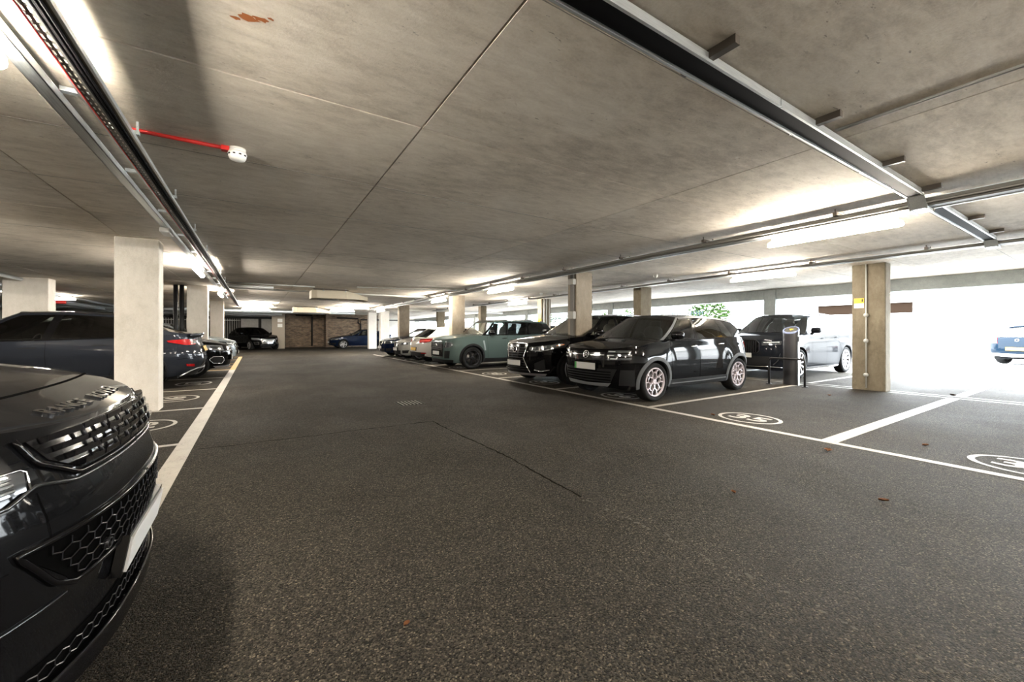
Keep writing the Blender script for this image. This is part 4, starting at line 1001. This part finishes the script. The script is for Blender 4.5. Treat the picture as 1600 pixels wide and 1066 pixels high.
# black luxury four by four with spindle grille, front row
def spindle():
    P = suv(4.88, 1.90, 1.68, .98, 3.80, .375, BLK, hood=(.97, 1.10, 1.16), cowl_x=1.34, ra=.42, flare=.03,
            cols=[(1.36, 2.12, 'p'), (1.52, 2.20, 'g'), (2.42, 2.50, 'k'), (2.50, 2.58, 'g'), (3.44, 3.34, 'k'), (3.50, 3.40, 'g'), (3.92, 3.72, 'p'), (4.70, 4.25, 'e')],
            rail=[(1.3, 1.48), (2.1, 1.565), (2.8, 1.61), (3.6, 1.585), (4.25, 1.50), (4.8, 1.42)], yroof=.66, doors=(1.66, 2.50, 3.42), handles=((2.18, .98), (3.14, 1.01)), handlem=M_CHROME,
            arch=(M_CLADB, .03), sillm=M_CLADB, rim='five', rimm=M_SILV, rr=.72, gside=[G_CLEAR, G_MID, G_TINT], rails=M_SILV, deck=4.4, nf=2.4, af=1.0, seatm=M_INTL, wbow=.2)
    c = Car(P, 'black four by four with spindle grille behind the switch-box column', (5.08, 7.86), 0, 'luxury_suv_car'); S = c.S
    c.patch('grille', M_GBLK, [(0, .30), (.50, .30)], [(0, .60), (.30, .62)], .008); c.patch('grille', M_GBLK, [(0, .60), (.30, .62)], [(0, .92), (.40, .93)], .008)
    for k in range(10):
        z = .34 + .055 * k; w = .46 - .16 * min(1, (z - .3) / .3) if z < .61 else .30 + .09 * (z - .61) / .3
        c.patch('grille_bar', M_ALDK, [(0, z), (w, z)], [(0, z + .012), (w, z + .012)], .018, depth=.01)
    c.line([(.50, .28), (.31, .61), (.42, .93), (0, .945)], 'grille_surround', M_CHROME, off=.012, r=.012, n=40)
    c.patch('headlight', M_LENSD, [(.46, .80), (.80, .80), (1.25, .90)], [(.46, .86), (.80, .90), (1.25, .94)], .010, nu=20)
    c.line([(.50, .79), (.72, .775), (.98, .82)], 'lamp_strip', M_DRL, off=.012, r=.006)
    for k in range(3): c.patch('lamp_unit', M_LENS, [(.56 + .12 * k, .82 + .012 * k), (.63 + .12 * k, .825 + .012 * k)], [(.56 + .12 * k, .855 + .014 * k), (.63 + .12 * k, .865 + .014 * k)], .016)
    c.patch('side_marker', M_AMB, [(1.08, .885), (1.28, .915)], [(1.10, .90), (1.28, .93)], .016)
    c.patch('fog_vent', M_CLADB, [(.62, .34), (.86, .36)], [(.60, .50), (.82, .60)], .007)
    c.line([(.60, .36), (.74, .33), (.95, .36)], 'fog_trim', M_CHROME, off=.014, r=.010)
    c.patch('lower_lip', M_SILV, [(0, .235), (.86, .24)], [(0, .275), (.88, .275)], .02)
    c.roundel(0, .80, .075, M_CHROME, .022, M_GBLK); c.plate(M_PLW, .50, off=.04)
    c.plate(M_PLY, .8, rear=True); c.patch('tail_light', M_REDL, [c.Rr(.3, .95), c.Rr(1.0, .95)], [c.Rr(.3, 1.0), c.Rr(1.0, 1.05)], .01)
    return c
CARS['lexus'] = spindle()

# green grey boxy crossover
GRN = paintm('paint_sage', (.062, .088, .083), .3, .3)
def boxy():
    P = suv(4.44, 1.85, 1.66, .86, 3.55, .36, GRN, hood=(.99, 1.08, 1.10), cowl_x=1.22, ra=.405, flare=.025,
            cols=[(1.24, 1.78, 'k'), (1.36, 1.84, 'g'), (2.18, 2.22, 'k'), (2.26, 2.30, 'g'), (3.10, 3.06, 'k'), (3.16, 3.12, 'g'), (3.92, 3.80, 'k'), (4.32, 4.05, 'e')],
            rail=[(1.2, 1.50), (1.75, 1.56), (2.4, 1.60), (3.4, 1.585), (4.05, 1.54), (4.4, 1.50)], yroof=.72, doors=(1.42, 2.22, 3.10), handles=((1.98, .98), (2.86, 1.0)), handlem=M_GBLK,
            arch=(M_CLADB, .06), sillm=M_CLADB, rim='five', rimm=M_ALDK, rr=.70, gside=[G_CLEAR, G_MID, G_TINT], rails=paintm('rail_grey', (.09, .10, .10), .4, .5), deck=4.1, nf=3.4, af=.62, nr=3.6, wbow=.12, mirrorm=M_GBLK, blackrail=False, pillarm=GRN, grear=G_TINT)
    c = Car(P, 'sage green boxy crossover with dark wheels facing the lane', (5.06, 12.62), 0, 'sage_crossover_car'); S = c.S
    c.patch('grille', M_GBLK, [(0, .40), (.44, .40), (.46, .46)], [(0, .84), (.40, .84), (.46, .72)], .010)
    for k in range(7): c.patch('grille_bar', M_ALDK, [(0, .62 + .03 * k), (.40, .62 + .03 * k)], [(0, .63 + .03 * k), (.40, .63 + .03 * k)], .016, depth=.008)
    c.line([(0, .86), (.42, .86), (.49, .72), (.46, .40), (0, .38)], 'grille_surround', M_ALDK, off=.012, r=.010, n=40)
    c.patch('headlight', M_LENSD, [(.54, .70), (.80, .72), (.84, .74)], [(.60, .85), (.82, .86), (.90, .84)], .012)
    c.line([(.55, .70), (.80, .71), (.90, .76), (.90, .84), (.80, .87), (.60, .86), (.54, .70)], 'headlight_ring', M_CLAD, off=.014, r=.008, n=40)
    c.patch('bumper_vent', M_CLADB, [(.56, .36), (.78, .36)], [(.57, .60), (.80, .60)], .010)
    c.patch('lower_lip', M_CLADB, [(0, .22), (.90, .23)], [(0, .33), (.92, .31)], .014)
    c.patch('side_scuttle', paintm('trim_pale', (.22, .26, .27), .35, .3), [S(1.30, .60), S(1.35, .60)], [S(1.24, .92), S(1.30, .92)], .008)
    c.roundel(0, .765, .04, M_CHROME, .02, M_GBLK); c.plate(M_PLW, .52, off=.03)
    c.patch('tail_light', M_REDL, [c.Rr(.62, .82), c.Rr(.92, .82)], [c.Rr(.62, 1.04), c.Rr(.92, 1.04)], .01); c.plate(M_PLY, .7, rear=True)
    return c
CARS['mini'] = boxy()

# big grey four by four in the second row by the charger
GRY = paintm('paint_carbon', (.008, .009, .0115), .22, .3, .35)
def big4x4():
    P = suv(4.92, 2.00, 1.76, .90, 3.86, .385, GRY, hood=(1.02, 1.14, 1.16), cowl_x=1.36, ra=.43, flare=.03,
            cols=[(1.42, 2.08, 'p'), (1.56, 2.16, 'g'), (2.46, 2.52, 'k'), (2.54, 2.60, 'g'), (3.46, 3.36, 'k'), (3.52, 3.42, 'g'), (3.96, 3.72, 'p'), (4.72, 4.32, 'e')],
            rail=[(1.4, 1.56), (2.0, 1.645), (2.8, 1.69), (3.6, 1.66), (4.3, 1.58), (4.8, 1.5)], yroof=.68, doors=(1.62, 2.52, 3.44), handles=((2.22, 1.02), (3.16, 1.05)), handlem=GRY, sillm=M_CHROME, sillh=.05,
            rim='multi', rimm=M_SILV, rr=.76, gside=[G_CLEAR, G_CLEAR, G_CLEAR], grear=G_CLEAR, deck=4.45, nf=2.8, af=.9, rails=M_GBLK, wbow=.18)
    c = Car(P, 'large dark grey four by four with multi-spoke wheels behind the charging post', (10.92, 5.78), 0, 'grey_suv_car'); S = c.S
    c.patch('kidney_grille', M_GBLK, [(.03, .66), (.36, .66), (.40, .70)], [(.03, .98), (.34, .98), (.42, .92)], .012)
    for k in range(6): c.patch('grille_bar', M_ALDK, [(.06 + .055 * k, .67), (.075 + .055 * k, .67)], [(.06 + .055 * k, .965), (.075 + .055 * k, .965)], .024, depth=.01)
    c.line([(.03, .66), (.36, .65), (.42, .72), (.42, .92), (.34, .99), (.03, .99)], 'grille_surround', M_ALDK, off=.014, r=.010, n=30)
    c.patch('headlight', M_LENSD, [(.48, .85), (.90, .88)], [(.48, .95), (.94, .97)], .012)
    c.patch('lamp_strip', M_DRL, [(.52, .92), (.86, .935)], [(.52, .94), (.88, .95)], .018)
    c.patch('bumper_intake', M_CLADB, [(0, .34), (.62, .35)], [(0, .56), (.70, .58)], .008)
    for a in (.74, ): c.line([(a, .36), (a + .10, .48), (a + .14, .66)], 'bumper_blade', M_ALDK, off=.012, r=.012)
    c.line([(0, .31), (.66, .32), (.95, .30)], 'lower_trim', M_CHROME, off=.012, r=.008)
    c.plate(M_PLW, .60, off=.03); c.plate(M_PLY, .8, rear=True)
    c.patch('tail_light', M_REDL, [c.Rr(.5, .98), c.Rr(1.0, .98)], [c.Rr(.5, 1.08), c.Rr(1.0, 1.08)], .01)
    return c
CARS['x5'] = big4x4()

def hatch(label, loc, rz, paint, name, L=4.33, W=1.77, H=1.43, gm=G_MID, **kw):
    P = suv(L, W, H, .76, 3.45, .315, paint, hood=(.80, .93, .98), cowl_x=1.30, ra=.355, flare=.02,
            cols=[(1.32, 2.02, 'p'), (1.48, 2.10, 'g'), (2.32, 2.42, 'k'), (2.40, 2.48, 'g'), (3.18, 3.12, 'p'), (4.10, 3.62, 'e')],
            rail=[(1.2, 1.26), (2.0, 1.335), (2.6, 1.37), (3.2, 1.35), (3.62, 1.30), (4.2, 1.22)], yroof=.66, doors=(1.58, 2.38, 3.22), handles=((2.08, .82), (2.96, .84)), rim='five', rimm=M_SILV,
            gside=[G_CLEAR, gm], grear=gm, deck=3.8, nf=2.3, af=.95, wbow=.2, spoiler=.12)
    P.update(kw); return Car(P, label, loc, rz, name)
def kidneys(c, z0=.62, z1=.76):
    c.patch('kidney_grille', M_GBLK, [(.03, z0), (.26, z0), (.28, z0 + .02)], [(.03, z1), (.25, z1), (.29, z1 - .03)], .010)
    c.line([(.02, z0), (.26, z0 - .005), (.30, (z0 + z1) / 2), (.26, z1 + .005), (.02, z1)], 'grille_surround', M_CHROME, off=.012, r=.007, n=24)
    c.patch('headlight', M_LENS, [(.40, z0 + .02), (.95, z0 + .05)], [(.42, z1 - .01), (1.02, z1 + .02)], .010)
    c.patch('lamp_ring', M_LENSD, [(.50, z0 + .035), (.78, z0 + .045)], [(.50, z1 - .03), (.80, z1 - .015)], .014)
    c.patch('lower_intake', M_CLADB, [(0, .26), (.40, .27)], [(0, .42), (.44, .42)], .008)
    c.patch('side_intake', M_CLADB, [(.54, .30), (.80, .31)], [(.52, .42), (.86, .44)], .008)
    c.roundel(0, z1 + .025, .036, M_CHROME, .014, mat('badge_blue', (.05, .16, .40), .3))
    c.plate(M_PLW, .47, off=.03)
SLV = paintm('paint_silver', (.24, .24, .225), .28, .75); WHT = paintm('paint_white', (.40, .385, .36), .3, 0); NVY = paintm('paint_navy', (.0035, .008, .024), .22, .4)
c = hatch('silver hatchback with twin chrome grille facing the lane', (5.10, 17.40), 0, SLV, 'silver_hatchback'); kidneys(c); CARS['silver'] = c
c = hatch('navy car with only its front showing past the silver hatchback', (5.10, 19.95), 0, NVY, 'navy_hatchback'); kidneys(c); CARS['navy'] = c
c = hatch('white hatchback parked tail to the lane with red tail light', (5.10 + 4.33, 15.05), math.pi, WHT, 'white_hatchback', gm=G_TINT); CARS['white'] = c
c.patch('tail_light', M_REDL, [c.Rr(.46, .80), c.Rr(.80, .80), c.Rr(.98, .84)], [c.Rr(.46, .93), c.Rr(.80, .95), c.Rr(1.06, .96)], .014)
c.patch('lamp_band', mat('tail_bright', (.8, .10, .08), .2, 0, 1.0), [c.Rr(.50, .845), c.Rr(.94, .86)], [c.Rr(.50, .88), c.Rr(.98, .90)], .02)
c.patch('rear_valance', M_CLADB, [c.Rr(0, .30), c.Rr(.76, .31)], [c.Rr(0, .46), c.Rr(.80, .44)], .012)
c.patch('reflector', M_REDL, [c.Rr(.62, .40), c.Rr(.84, .40)], [c.Rr(.62, .435), c.Rr(.84, .435)], .02)
c.plate(M_PLY, .56, rear=True); c.roundel(c.sh.QT, .88, .04, M_CHROME, .014, MATS['badge_blue'])
# dark blue saloon by the brick wall
def saloon(label, loc, rz, paint, name):
    P = suv(4.55, 1.80, 1.42, .80, 3.58, .325, paint, hood=(.76, .93, .98), cowl_x=1.44, ra=.36, flare=.02,
            cols=[(1.46, 2.22, 'p'), (1.62, 2.30, 'g'), (2.42, 2.52, 'k'), (2.50, 2.58, 'g'), (3.30, 3.18, 'p'), (3.98, 3.28, 'e')],
            rail=[(1.4, 1.24), (2.2, 1.335), (2.7, 1.37), (3.3, 1.31), (3.6, 1.25)], yroof=.64, doors=(1.7, 2.46, 3.3), handles=((2.2, .82), (3.06, .84)), rim='five', rimm=M_SILV, gside=[G_MID, G_MID], deck=3.7, nf=2.3, af=.95, wbow=.2)
    P['zt'] = [(0, .72), (.12, .75), (.5, .82), (1.44, .93), (2.6, .95), (3.7, .98), (4.3, .99), (4.55, .95)]
    return Car(P, label, loc, rz, name)
c = saloon('dark blue saloon parked in front of the lit brick wall', (4.45, 31.75), .06, NVY, 'blue_saloon'); kidneys(c, .60, .72); CARS['saloon'] = c
# car with front facing the viewpoint at the far end
c = hatch('black car with silver grille trim facing out of the far corner', (.72, 31.6), math.pi / 2 + .42, BLK, 'black_crossover', L=4.3, W=1.82, rim='five', rails=None,
          rail=[(1.2, 1.36), (2.0, 1.45), (2.6, 1.50), (3.2, 1.48), (3.62, 1.42), (4.2, 1.3)], zt=[(0, .84), (.12, .88), (.5, .94), (1.3, 1.0), (3, 1.02), (3.9, 1.06), (4.3, 1.04)])
c.patch('grille', M_CHROME, [(0, .42), (.40, .42)], [(0, .74), (.46, .76)], .010); c.patch('headlight', M_LENS, [(.52, .66), (1.0, .70)], [(.52, .78), (1.05, .82)], .012); c.patch('lower_intake', M_CLADB, [(0, .26), (.5, .27)], [(0, .38), (.5, .38)], .01)
c.patch('fog_surround', M_CHROME, [(.56, .36), (.84, .36)], [(.56, .54), (.9, .54)], .010); c.patch('fog_lamp', M_CLADB, [(.62, .39), (.78, .39)], [(.62, .51), (.80, .51)], .016); c.plate(M_PLW, .60, off=.03); CARS['farblack'] = c
# black compact with chrome star facing the lane on the other side
c = hatch('black compact car with oval lower intake beside the dark grey saloon', (-.62, 14.35), math.pi, BLK, 'black_compact', W=1.80,
          rail=[(1.2, 1.36), (2.0, 1.45), (2.6, 1.50), (3.2, 1.48), (3.62, 1.42), (4.2, 1.3)], zt=[(0, .84), (.12, .88), (.5, .94), (1.3, 1.0), (3, 1.02), (3.9, 1.06), (4.3, 1.04)])
c.patch('grille', M_GBLK, [(0, .56), (.50, .58)], [(0, .80), (.46, .80)], .010); c.roundel(0, .68, .09, M_CHROME, .014); c.line([(0, .66), (.46, .69)], 'grille_bar', M_CHROME, off=.014, r=.009)
c.patch('headlight', M_LENS, [(.56, .68), (1.05, .74)], [(.56, .82), (1.10, .86)], .012); c.patch('lamp_ring', M_LENSD, [(.62, .71), (.92, .75)], [(.62, .79), (.94, .82)], .016)
c.patch('side_intake', M_CLADB, [(.58, .34), (.90, .36)], [(.56, .50), (.96, .52)], .008); c.line([(.56, .42), (.64, .33), (.88, .35), (.98, .45), (.88, .53), (.62, .52), (.56, .42)], 'intake_ring', M_CHROME, off=.012, r=.012, n=40)
c.patch('lower_lip', M_SILV, [(0, .22), (.8, .23)], [(0, .255), (.86, .27)], .016); c.plate(M_PLW, .48, off=.03); CARS['merc'] = c
# silver crossover facing the lane
c = hatch('silver crossover nosing into the yellow marked bay', (-.62, 19.5), math.pi, paintm('paint_ice', (.22, .245, .255), .28, .6), 'silver_crossover', W=1.80,
          rail=[(1.2, 1.36), (2.0, 1.45), (2.6, 1.50), (3.2, 1.48), (3.62, 1.42), (4.2, 1.3)], zt=[(0, .84), (.12, .88), (.5, .94), (1.3, 1.0), (3, 1.02), (3.9, 1.06), (4.3, 1.04)])
c.patch('grille', M_GBLK, [(0, .50), (.42, .52)], [(0, .76), (.46, .78)], .010); c.line([(0, .49), (.30, .50), (.48, .79)], 'grille_surround', M_CHROME, off=.013, r=.012)
c.patch('headlight', M_LENSD, [(.54, .68), (1.0, .74)], [(.54, .80), (1.08, .86)], .012); c.patch('lamp_unit', M_DRL, [(.60, .72), (.80, .74)], [(.60, .77), (.82, .80)], .016)
c.patch('fog_recess', M_CLADB, [(.60, .38), (.86, .38)], [(.58, .50), (.94, .54)], .010); c.plate(M_PLW, .42, off=.03); CARS['silverL'] = c
# middle-row cars glimpsed behind
for k, (y, pm, l) in enumerate(((8.15, paintm('paint_slate', (.015, .018, .02), .25, .4), 'slate car glimpsed behind the black crossover in the middle row'), (12.9, NVY, 'navy car glimpsed over the bonnet of the black spindle-grille car'), (17.7, BLK, 'black car glimpsed behind the white hatchback'), (15.3, SLV, 'silver car glimpsed beyond the green crossover'))):
    c = hatch(l, (10.95, y), 0, pm, 'hatchback_car', rail=[(1.2, 1.38), (2.0, 1.49), (2.6, 1.54), (3.2, 1.52), (3.62, 1.46), (4.2, 1.3)], gm=G_CLEAR, zt=[(0, .86), (.12, .90), (.5, .96), (1.3, 1.03), (3, 1.05), (3.9, 1.08), (4.3, 1.06)]); kidneys(c, .66, .82); CARS['mid%d' % k] = c
# pale blue hatchback outside, tail toward the garage
PBL = paintm('paint_skyblue', (.0045, .0095, .0165), .3, .0, .3)
c = hatch('pale blue hatchback standing on the bright forecourt', (23.0 + 2.2, 2.05), math.pi - .35, PBL, 'forecourt_hatchback', gm=G_MID, rail=[(1.2, 1.34), (2.0, 1.42), (2.6, 1.46), (3.2, 1.44), (3.62, 1.38), (4.2, 1.3)])
c.root.location = (27.2, 1.05, 0)
c.patch('tail_light', M_REDL, [c.Rr(.52, .78), c.Rr(.98, .80)], [c.Rr(.58, .98), c.Rr(1.02, .98)], .014); c.patch('rear_bumper', M_PWHITE, [c.Rr(0, .30), c.Rr(.9, .32)], [c.Rr(0, .40), c.Rr(.95, .42)], .02); c.plate(M_PLY, .58, rear=True); c.roundel(c.sh.QT, .90, .05, M_CHROME, .014); CARS['out'] = c

# dark grey fastback saloon, tail to the lane
def fastback():
    PT = paintm('paint_graphite', (.014, .016, .021), .22, .5)
    P = suv(4.75, 1.92, 1.62, .88, 3.77, .36, PT, hood=(.86, 1.02, 1.10), cowl_x=1.15, ra=.40, flare=.02,
            cols=[(1.10, 2.02, 'p'), (1.30, 2.10, 'g'), (2.36, 2.50, 'k'), (2.48, 2.62, 'g'), (3.50, 3.36, 'k'), (3.54, 3.40, 'g'), (4.02, 3.52, 'p'), (4.50, 3.62, 'e')],
            rail=[(1.1, 1.40), (2.0, 1.545), (2.6, 1.57), (3.2, 1.54), (3.62, 1.49), (4.1, 1.36), (4.5, 1.19)], yroof=.64, doors=(1.52, 2.44, 3.40), handles=(), arch=(M_CLADB, .02), sillm=M_CLADB, rim='five', rimm=M_ALDK, gside=[G_MID, G_TINT, G_TINT], grear=G_TINT, deck=4.25, nf=2.4, af=1.0, nr=2.7, ar=.95, wbow=.25, blackrail=False, wt=.93)
    P['zt'] = [(0, .70), (.15, .76), (.6, .88), (1.15, 1.0), (2.2, 1.03), (3.4, 1.07), (4.2, 1.13), (4.55, 1.16), (4.75, 1.12)]
    P['ro'] = [(.15, .30), (.3, .16), (.45, .04), (.58, .0), (.75, .02), (.95, .09), (1.08, .11), (1.14, .07), (1.3, .1)]
    c = Car(P, 'dark grey fastback parked tail out with red tail light and yellow plate', (-.98 - 4.75, 11.85), 0, 'fastback_car'); R, S = c.Rr, c.S
    c.line([S(2.1, .90), S(2.32, .905)], 'flush_handle', M_CLADB, w=.022, off=.003, parent=c.root); c.line([S(3.05, .94), S(3.28, .945)], 'flush_handle', M_CLADB, w=.022, off=.003, parent=c.root)
    c.patch('tail_light', M_REDL, [R(.56, .93), R(.85, .92), R(1.18, .985)], [R(.50, 1.03), R(.85, 1.045), R(1.20, 1.02)], .010, nu=20)
    c.patch('lamp_clear', M_LENS, [R(.52, .945), R(.66, .94)], [R(.50, 1.02), R(.64, 1.025)], .014)
    c.patch('rear_valance', M_CLADB, [R(0, .24), R(.60, .26), R(.98, .26)], [R(0, .40), R(.56, .40), R(.84, .27)], .012, nu=20)
    c.line([R(0, .41), R(.54, .41), R(.70, .37), R(.90, .26)], 'valance_trim', M_SILV, off=.014, r=.012, n=30)
    c.patch('reflector', M_REDL, [R(.66, .45), R(.86, .47)], [R(.70, .505), R(.88, .515)], .012)
    c.plate(M_PLY, .82, rear=True)
    c.line([R(0, .66), R(.6, .66), R(1.05, .62)], w=.008)
    c.line([R(.46, .66), R(.42, .92), R(.30, 1.0)], w=.008)
    # lip spoiler
    G = []
    for u, dz, dx in ((0, -.035, -.34), (.4, .0, -.18), (.7, .022, -.06), (1, .05, .03)):
        G.append([Vector((c.sh.rim(c.sh.QT).x + dx - .12 * v * v - .05 * abs(v) ** 4, v * .72, 1.135 + dz - .035 * v * v)) for v in np.linspace(-1, 1, 19)])
    H = [[p - Vector((.005, 0, .05)) for p in r] for r in G[::-1]]
    MB().grid(G + H).build('lip_spoiler', PT, c.root)
    return c
CARS['tesla'] = fastback()
# far crossover rows on the left aisle are hidden by the cars in front
# big dark grey four by four in the foreground, nose to the lane
def foreground4x4():
    PT = paintm('paint_charcoal', (.0042, .0044, .005), .2, .45)
    P = suv(5.0, 2.04, 1.84, .92, 3.92, .40, PT, hood=(.95, 1.12, 1.18), cowl_x=1.55, ra=.45, flare=.02, nf=2.6, af=.9,
            cols=[(1.58, 2.2, 'p'), (1.72, 2.28, 'g'), (2.62, 2.68, 'k'), (2.70, 2.76, 'g'), (3.64, 3.60, 'k'), (3.70, 3.66, 'g'), (4.4, 4.2, 'k'), (4.8, 4.45, 'e')],
            rail=[(1.5, 1.62), (2.2, 1.72), (3, 1.76), (4, 1.72), (4.5, 1.67), (5, 1.6)], yroof=.70, doors=(1.72, 2.66, 3.62), handles=(), rim='five', rimm=M_ALDK, gside=[G_MID, G_TINT, G_TINT], grear=G_TINT, deck=4.5, sillm=M_CLADB, arch=None, crown=.05, hexp=4.5)
    P['fo'] = [(.12, .09), (.20, .035), (.34, .035), (.48, .012), (.66, 0), (.78, .03), (.86, .055), (.93, .085), (.97, .13), (1.1, .3)]
    P['zt'] = [(0, .925), (.05, .935), (.16, .96), (.32, .99), (.6, 1.025), (1.0, 1.06), (1.55, 1.11), (2.6, 1.14), (4.4, 1.18), (5.0, 1.16)]
    P['sill'] = [(0, .20), (.25, .19), (.5, .22), (.92, .24), (3.9, .26), (4.7, .3), (5.0, .36)]
    c = Car(P, 'dark charcoal four by four nosing into the frame with slatted grille', (-.375, 2.12), math.pi, 'foreground_suv_car'); sh = c.sh
    def hood(x, y, off=0.0):
        def z(x, y):
            # find outline station with this x on the rim
            lo, hi = 0.0, sh.Q(2.0)
            for _ in range(24):
                m = (lo + hi) / 2
                if sh.rim(m).x < x: lo = m
                else: hi = m
            r = sh.rim(lo); v = max(-1, min(1, y / max(.02, r.y))); return c.hpt(lo, v).z
        e = .01; p = Vector((x, y, z(x, y)))
        dx = Vector((2 * e, 0, z(x + e, y) - z(x - e, y))); dy = Vector((0, 2 * e, z(x, y + e) - z(x, y - e))); n = dx.cross(dy).normalized()
        return p + n * off, dx.normalized(), dy.normalized(), n
    word = 'RANGE ROVER'; n = len(word); span = .64
    for k, chx in enumerate(word):
        if chx == ' ': continue
        y = span / 2 - span * k / (n - 1); x = sh.p(y, .93).x + .065
        p, dx, dy, nn = hood(x, y, .003); M = Matrix((( -dy.x, dx.x, nn.x, p.x), (-dy.y, dx.y, nn.y, p.y), (-dy.z, dx.z, nn.z, p.z), (0, 0, 0, 1)))
        me = text_mesh(chx, .066, .004, bold=True); me.transform(M @ Matrix.Scale(1.25, 4, (1, 0, 0))); me.materials.append(mat('letter_black', (.012, .012, .013), .18, .3, .8)); link('letter', me, c.bonnet)
    # bonnet creases
    for s_ in (1, -1):
        G = []
        for y in np.linspace(0, .80, 26):
            x = sh.p(0, .93).x + .20 + .45 * (sh.p(y, .93).x - sh.p(0, .93).x)
            G.append([hood(x, s_ * y, .0015)[0], hood(x + .009, s_ * y, .0015)[0]])
        MB().grid(G).build('bonnet_gap', M_SEAM, c.bonnet)
    # grille
    zl, zh = .80, .915
    c.patch('grille', M_GBLK, [(0, zl), (.42, zl), (.52, zl + .05)], [(0, zh), (.42, zh), (.56, zh - .005)], .004, nu=24)
    for r in range(4):
        z = zl + .012 + .030 * r; w = .44 + .03 * r
        segs = np.linspace(-w, w, 8 if r % 2 else 9)
        for a, b in zip(segs[:-1], segs[1:]):
            o = MB(); A = np.linspace(a + .006, b - .006, 4)
            ring = lambda q: [sh.at(q, z - .008, .006), sh.at(q, z - .007, .024), sh.at(q, z + .007, .030), sh.at(q, z + .009, .006)]
            o.grid([ring(q) for q in A], False, wrap=True); o.add(ring(A[0]), [(0, 1, 2, 3)]); o.add(ring(A[-1]), [(3, 2, 1, 0)])
            o.build('grille_slat', mat('slat_gloss', (.010, .010, .012), .12, .5, .8), c.root)
        for q in segs[1:-1]:
            o = MB(); o.tube([sh.at(q, z + .004, .018), sh.at(q, min(zh - .004, z + .032), .018)], .006, 6); o.build('grille_link', M_ALDK, c.root)
    c.line([(0, zl - .012), (.44, zl - .012), (.56, zl + .05), (.59, zh + .004)], 'grille_surround', M_GBLK, off=.006, r=.007, n=40)
    c.line([(0, zl - .028), (.46, zl - .028), (.58, zl + .0), (.66, zl - .03), (1.15, zl - .02)], 'chrome_line', mat('trim_sheen', (.12, .125, .135), .18, .9), off=.004, r=.006, n=60)
    # headlight
    c.patch('headlight', mat('lamp_smoke', (.035, .037, .04), .06, .3, 1.0), [(.61, .795), (1.05, .795), (1.40, .83)], [(.60, .845), (1.05, .85), (1.42, .875)], .008, nu=24)
    c.patch('lamp_cover', M_GBLK, [(.62, .852), (1.05, .857), (1.42, .88)], [(.64, .91), (1.05, .915), (1.42, .925)], .005, nu=24)
    for z in (.806, .820, .835):
        c.line([(.64, z), (1.05, z + .002), (1.34, z + .02)], 'lamp_blade', M_LENS, off=.011, r=.0045, n=30)
    c.line([(.60, .795), (.595, .848), (1.05, .854), (1.42, .878)], 'headlight_edge', M_CHROME, off=.008, r=.003, n=40)
    # honeycomb intake
    def hexnet(name, q0, q1, z0, z1, s, inset, off=.010, r=.0022):
        o = MB(); dx = s * math.sqrt(3); row = 0; z = z0 - s
        inside = lambda q, z_: z0 <= z_ <= z1 and abs(q) <= q1 - inset * (z1 - z_) / (z1 - z0)
        while z < z1 + s:
            q = -q1 + (dx / 2 if row % 2 else 0)
            while q < q1 + dx:
                V = [(q + s * math.sin(math.pi / 3 * k), z + .62 * s * math.cos(math.pi / 3 * k)) for k in range(6)]
                for k in (0, 1, 2):
                    a, b = V[k], V[k + 1]
                    if inside(*a) and inside(*b): o.tube([sh.at(a[0], a[1], off), sh.at(b[0], b[1], off)], r, 4, caps=False, smooth=False)
                q += dx
            z += 1.5 * s * .62; row += 1
        tag(o.build(name, mat('mesh_gloss', (.035, .035, .04), .25, .8), c.root), kind='stuff')
    c.patch('intake', M_SEAM, [(0, .50), (.50, .50)], [(0, .645), (.66, .645)], .003, nu=24)
    hexnet('intake_mesh', 0, .65, .503, .642, .034, .15)
    c.line([(0, .495), (.50, .495), (.57, .53), (.67, .652), (0, .652)], 'intake_surround', M_GBLK, off=.006, r=.009, n=60)
    c.roundel(.36, .535, .016, M_ALDK, .010, M_GBLK, 'sensor'); c.roundel(-.36, .535, .016, M_ALDK, .010, M_GBLK, 'sensor')
    c.patch('bumper_band', M_GBLK, [(.60, .49), (.90, .50), (1.25, .52)], [(.68, .62), (.90, .60), (1.25, .60)], .004, nu=20)
    c.line([(.52, .478), (.70, .475), (.95, .49), (1.25, .51)], 'bumper_crease', MATS['trim_sheen'], off=.003, r=.003, n=40)
    c.patch('side_vent', M_SEAM, [(.74, .345), (1.2, .35)], [(.76, .415), (1.2, .43)], .004, nu=16)
    c.line([(.76, .365), (.95, .372), (1.2, .378)], 'vent_blade', MATS['slat_gloss'], off=.012, r=.010, n=30); c.line([(.76, .425), (1.2, .44)], 'vent_edge', MATS['slat_gloss'], off=.006, r=.008, n=30)
    c.patch('lower_intake', M_SEAM, [(0, .265), (.70, .265)], [(0, .325), (.66, .325)], .003, nu=24); hexnet('lower_mesh', 0, .68, .268, .322, .030, 0)
    c.patch('splitter', M_GBLK, [(0, .195), (.95, .20)], [(0, .262), (.95, .262)], .024, nu=40); c.line([(0, .262), (.95, .264)], 'splitter_edge', MATS['slat_gloss'], off=.026, r=.006, n=50)
    c.line([(.58, .66), (.58, .78)], w=.003)
    c.plate(M_PLW, .447, off=.022)
    return c
CARS['rr'] = foreground4x4()
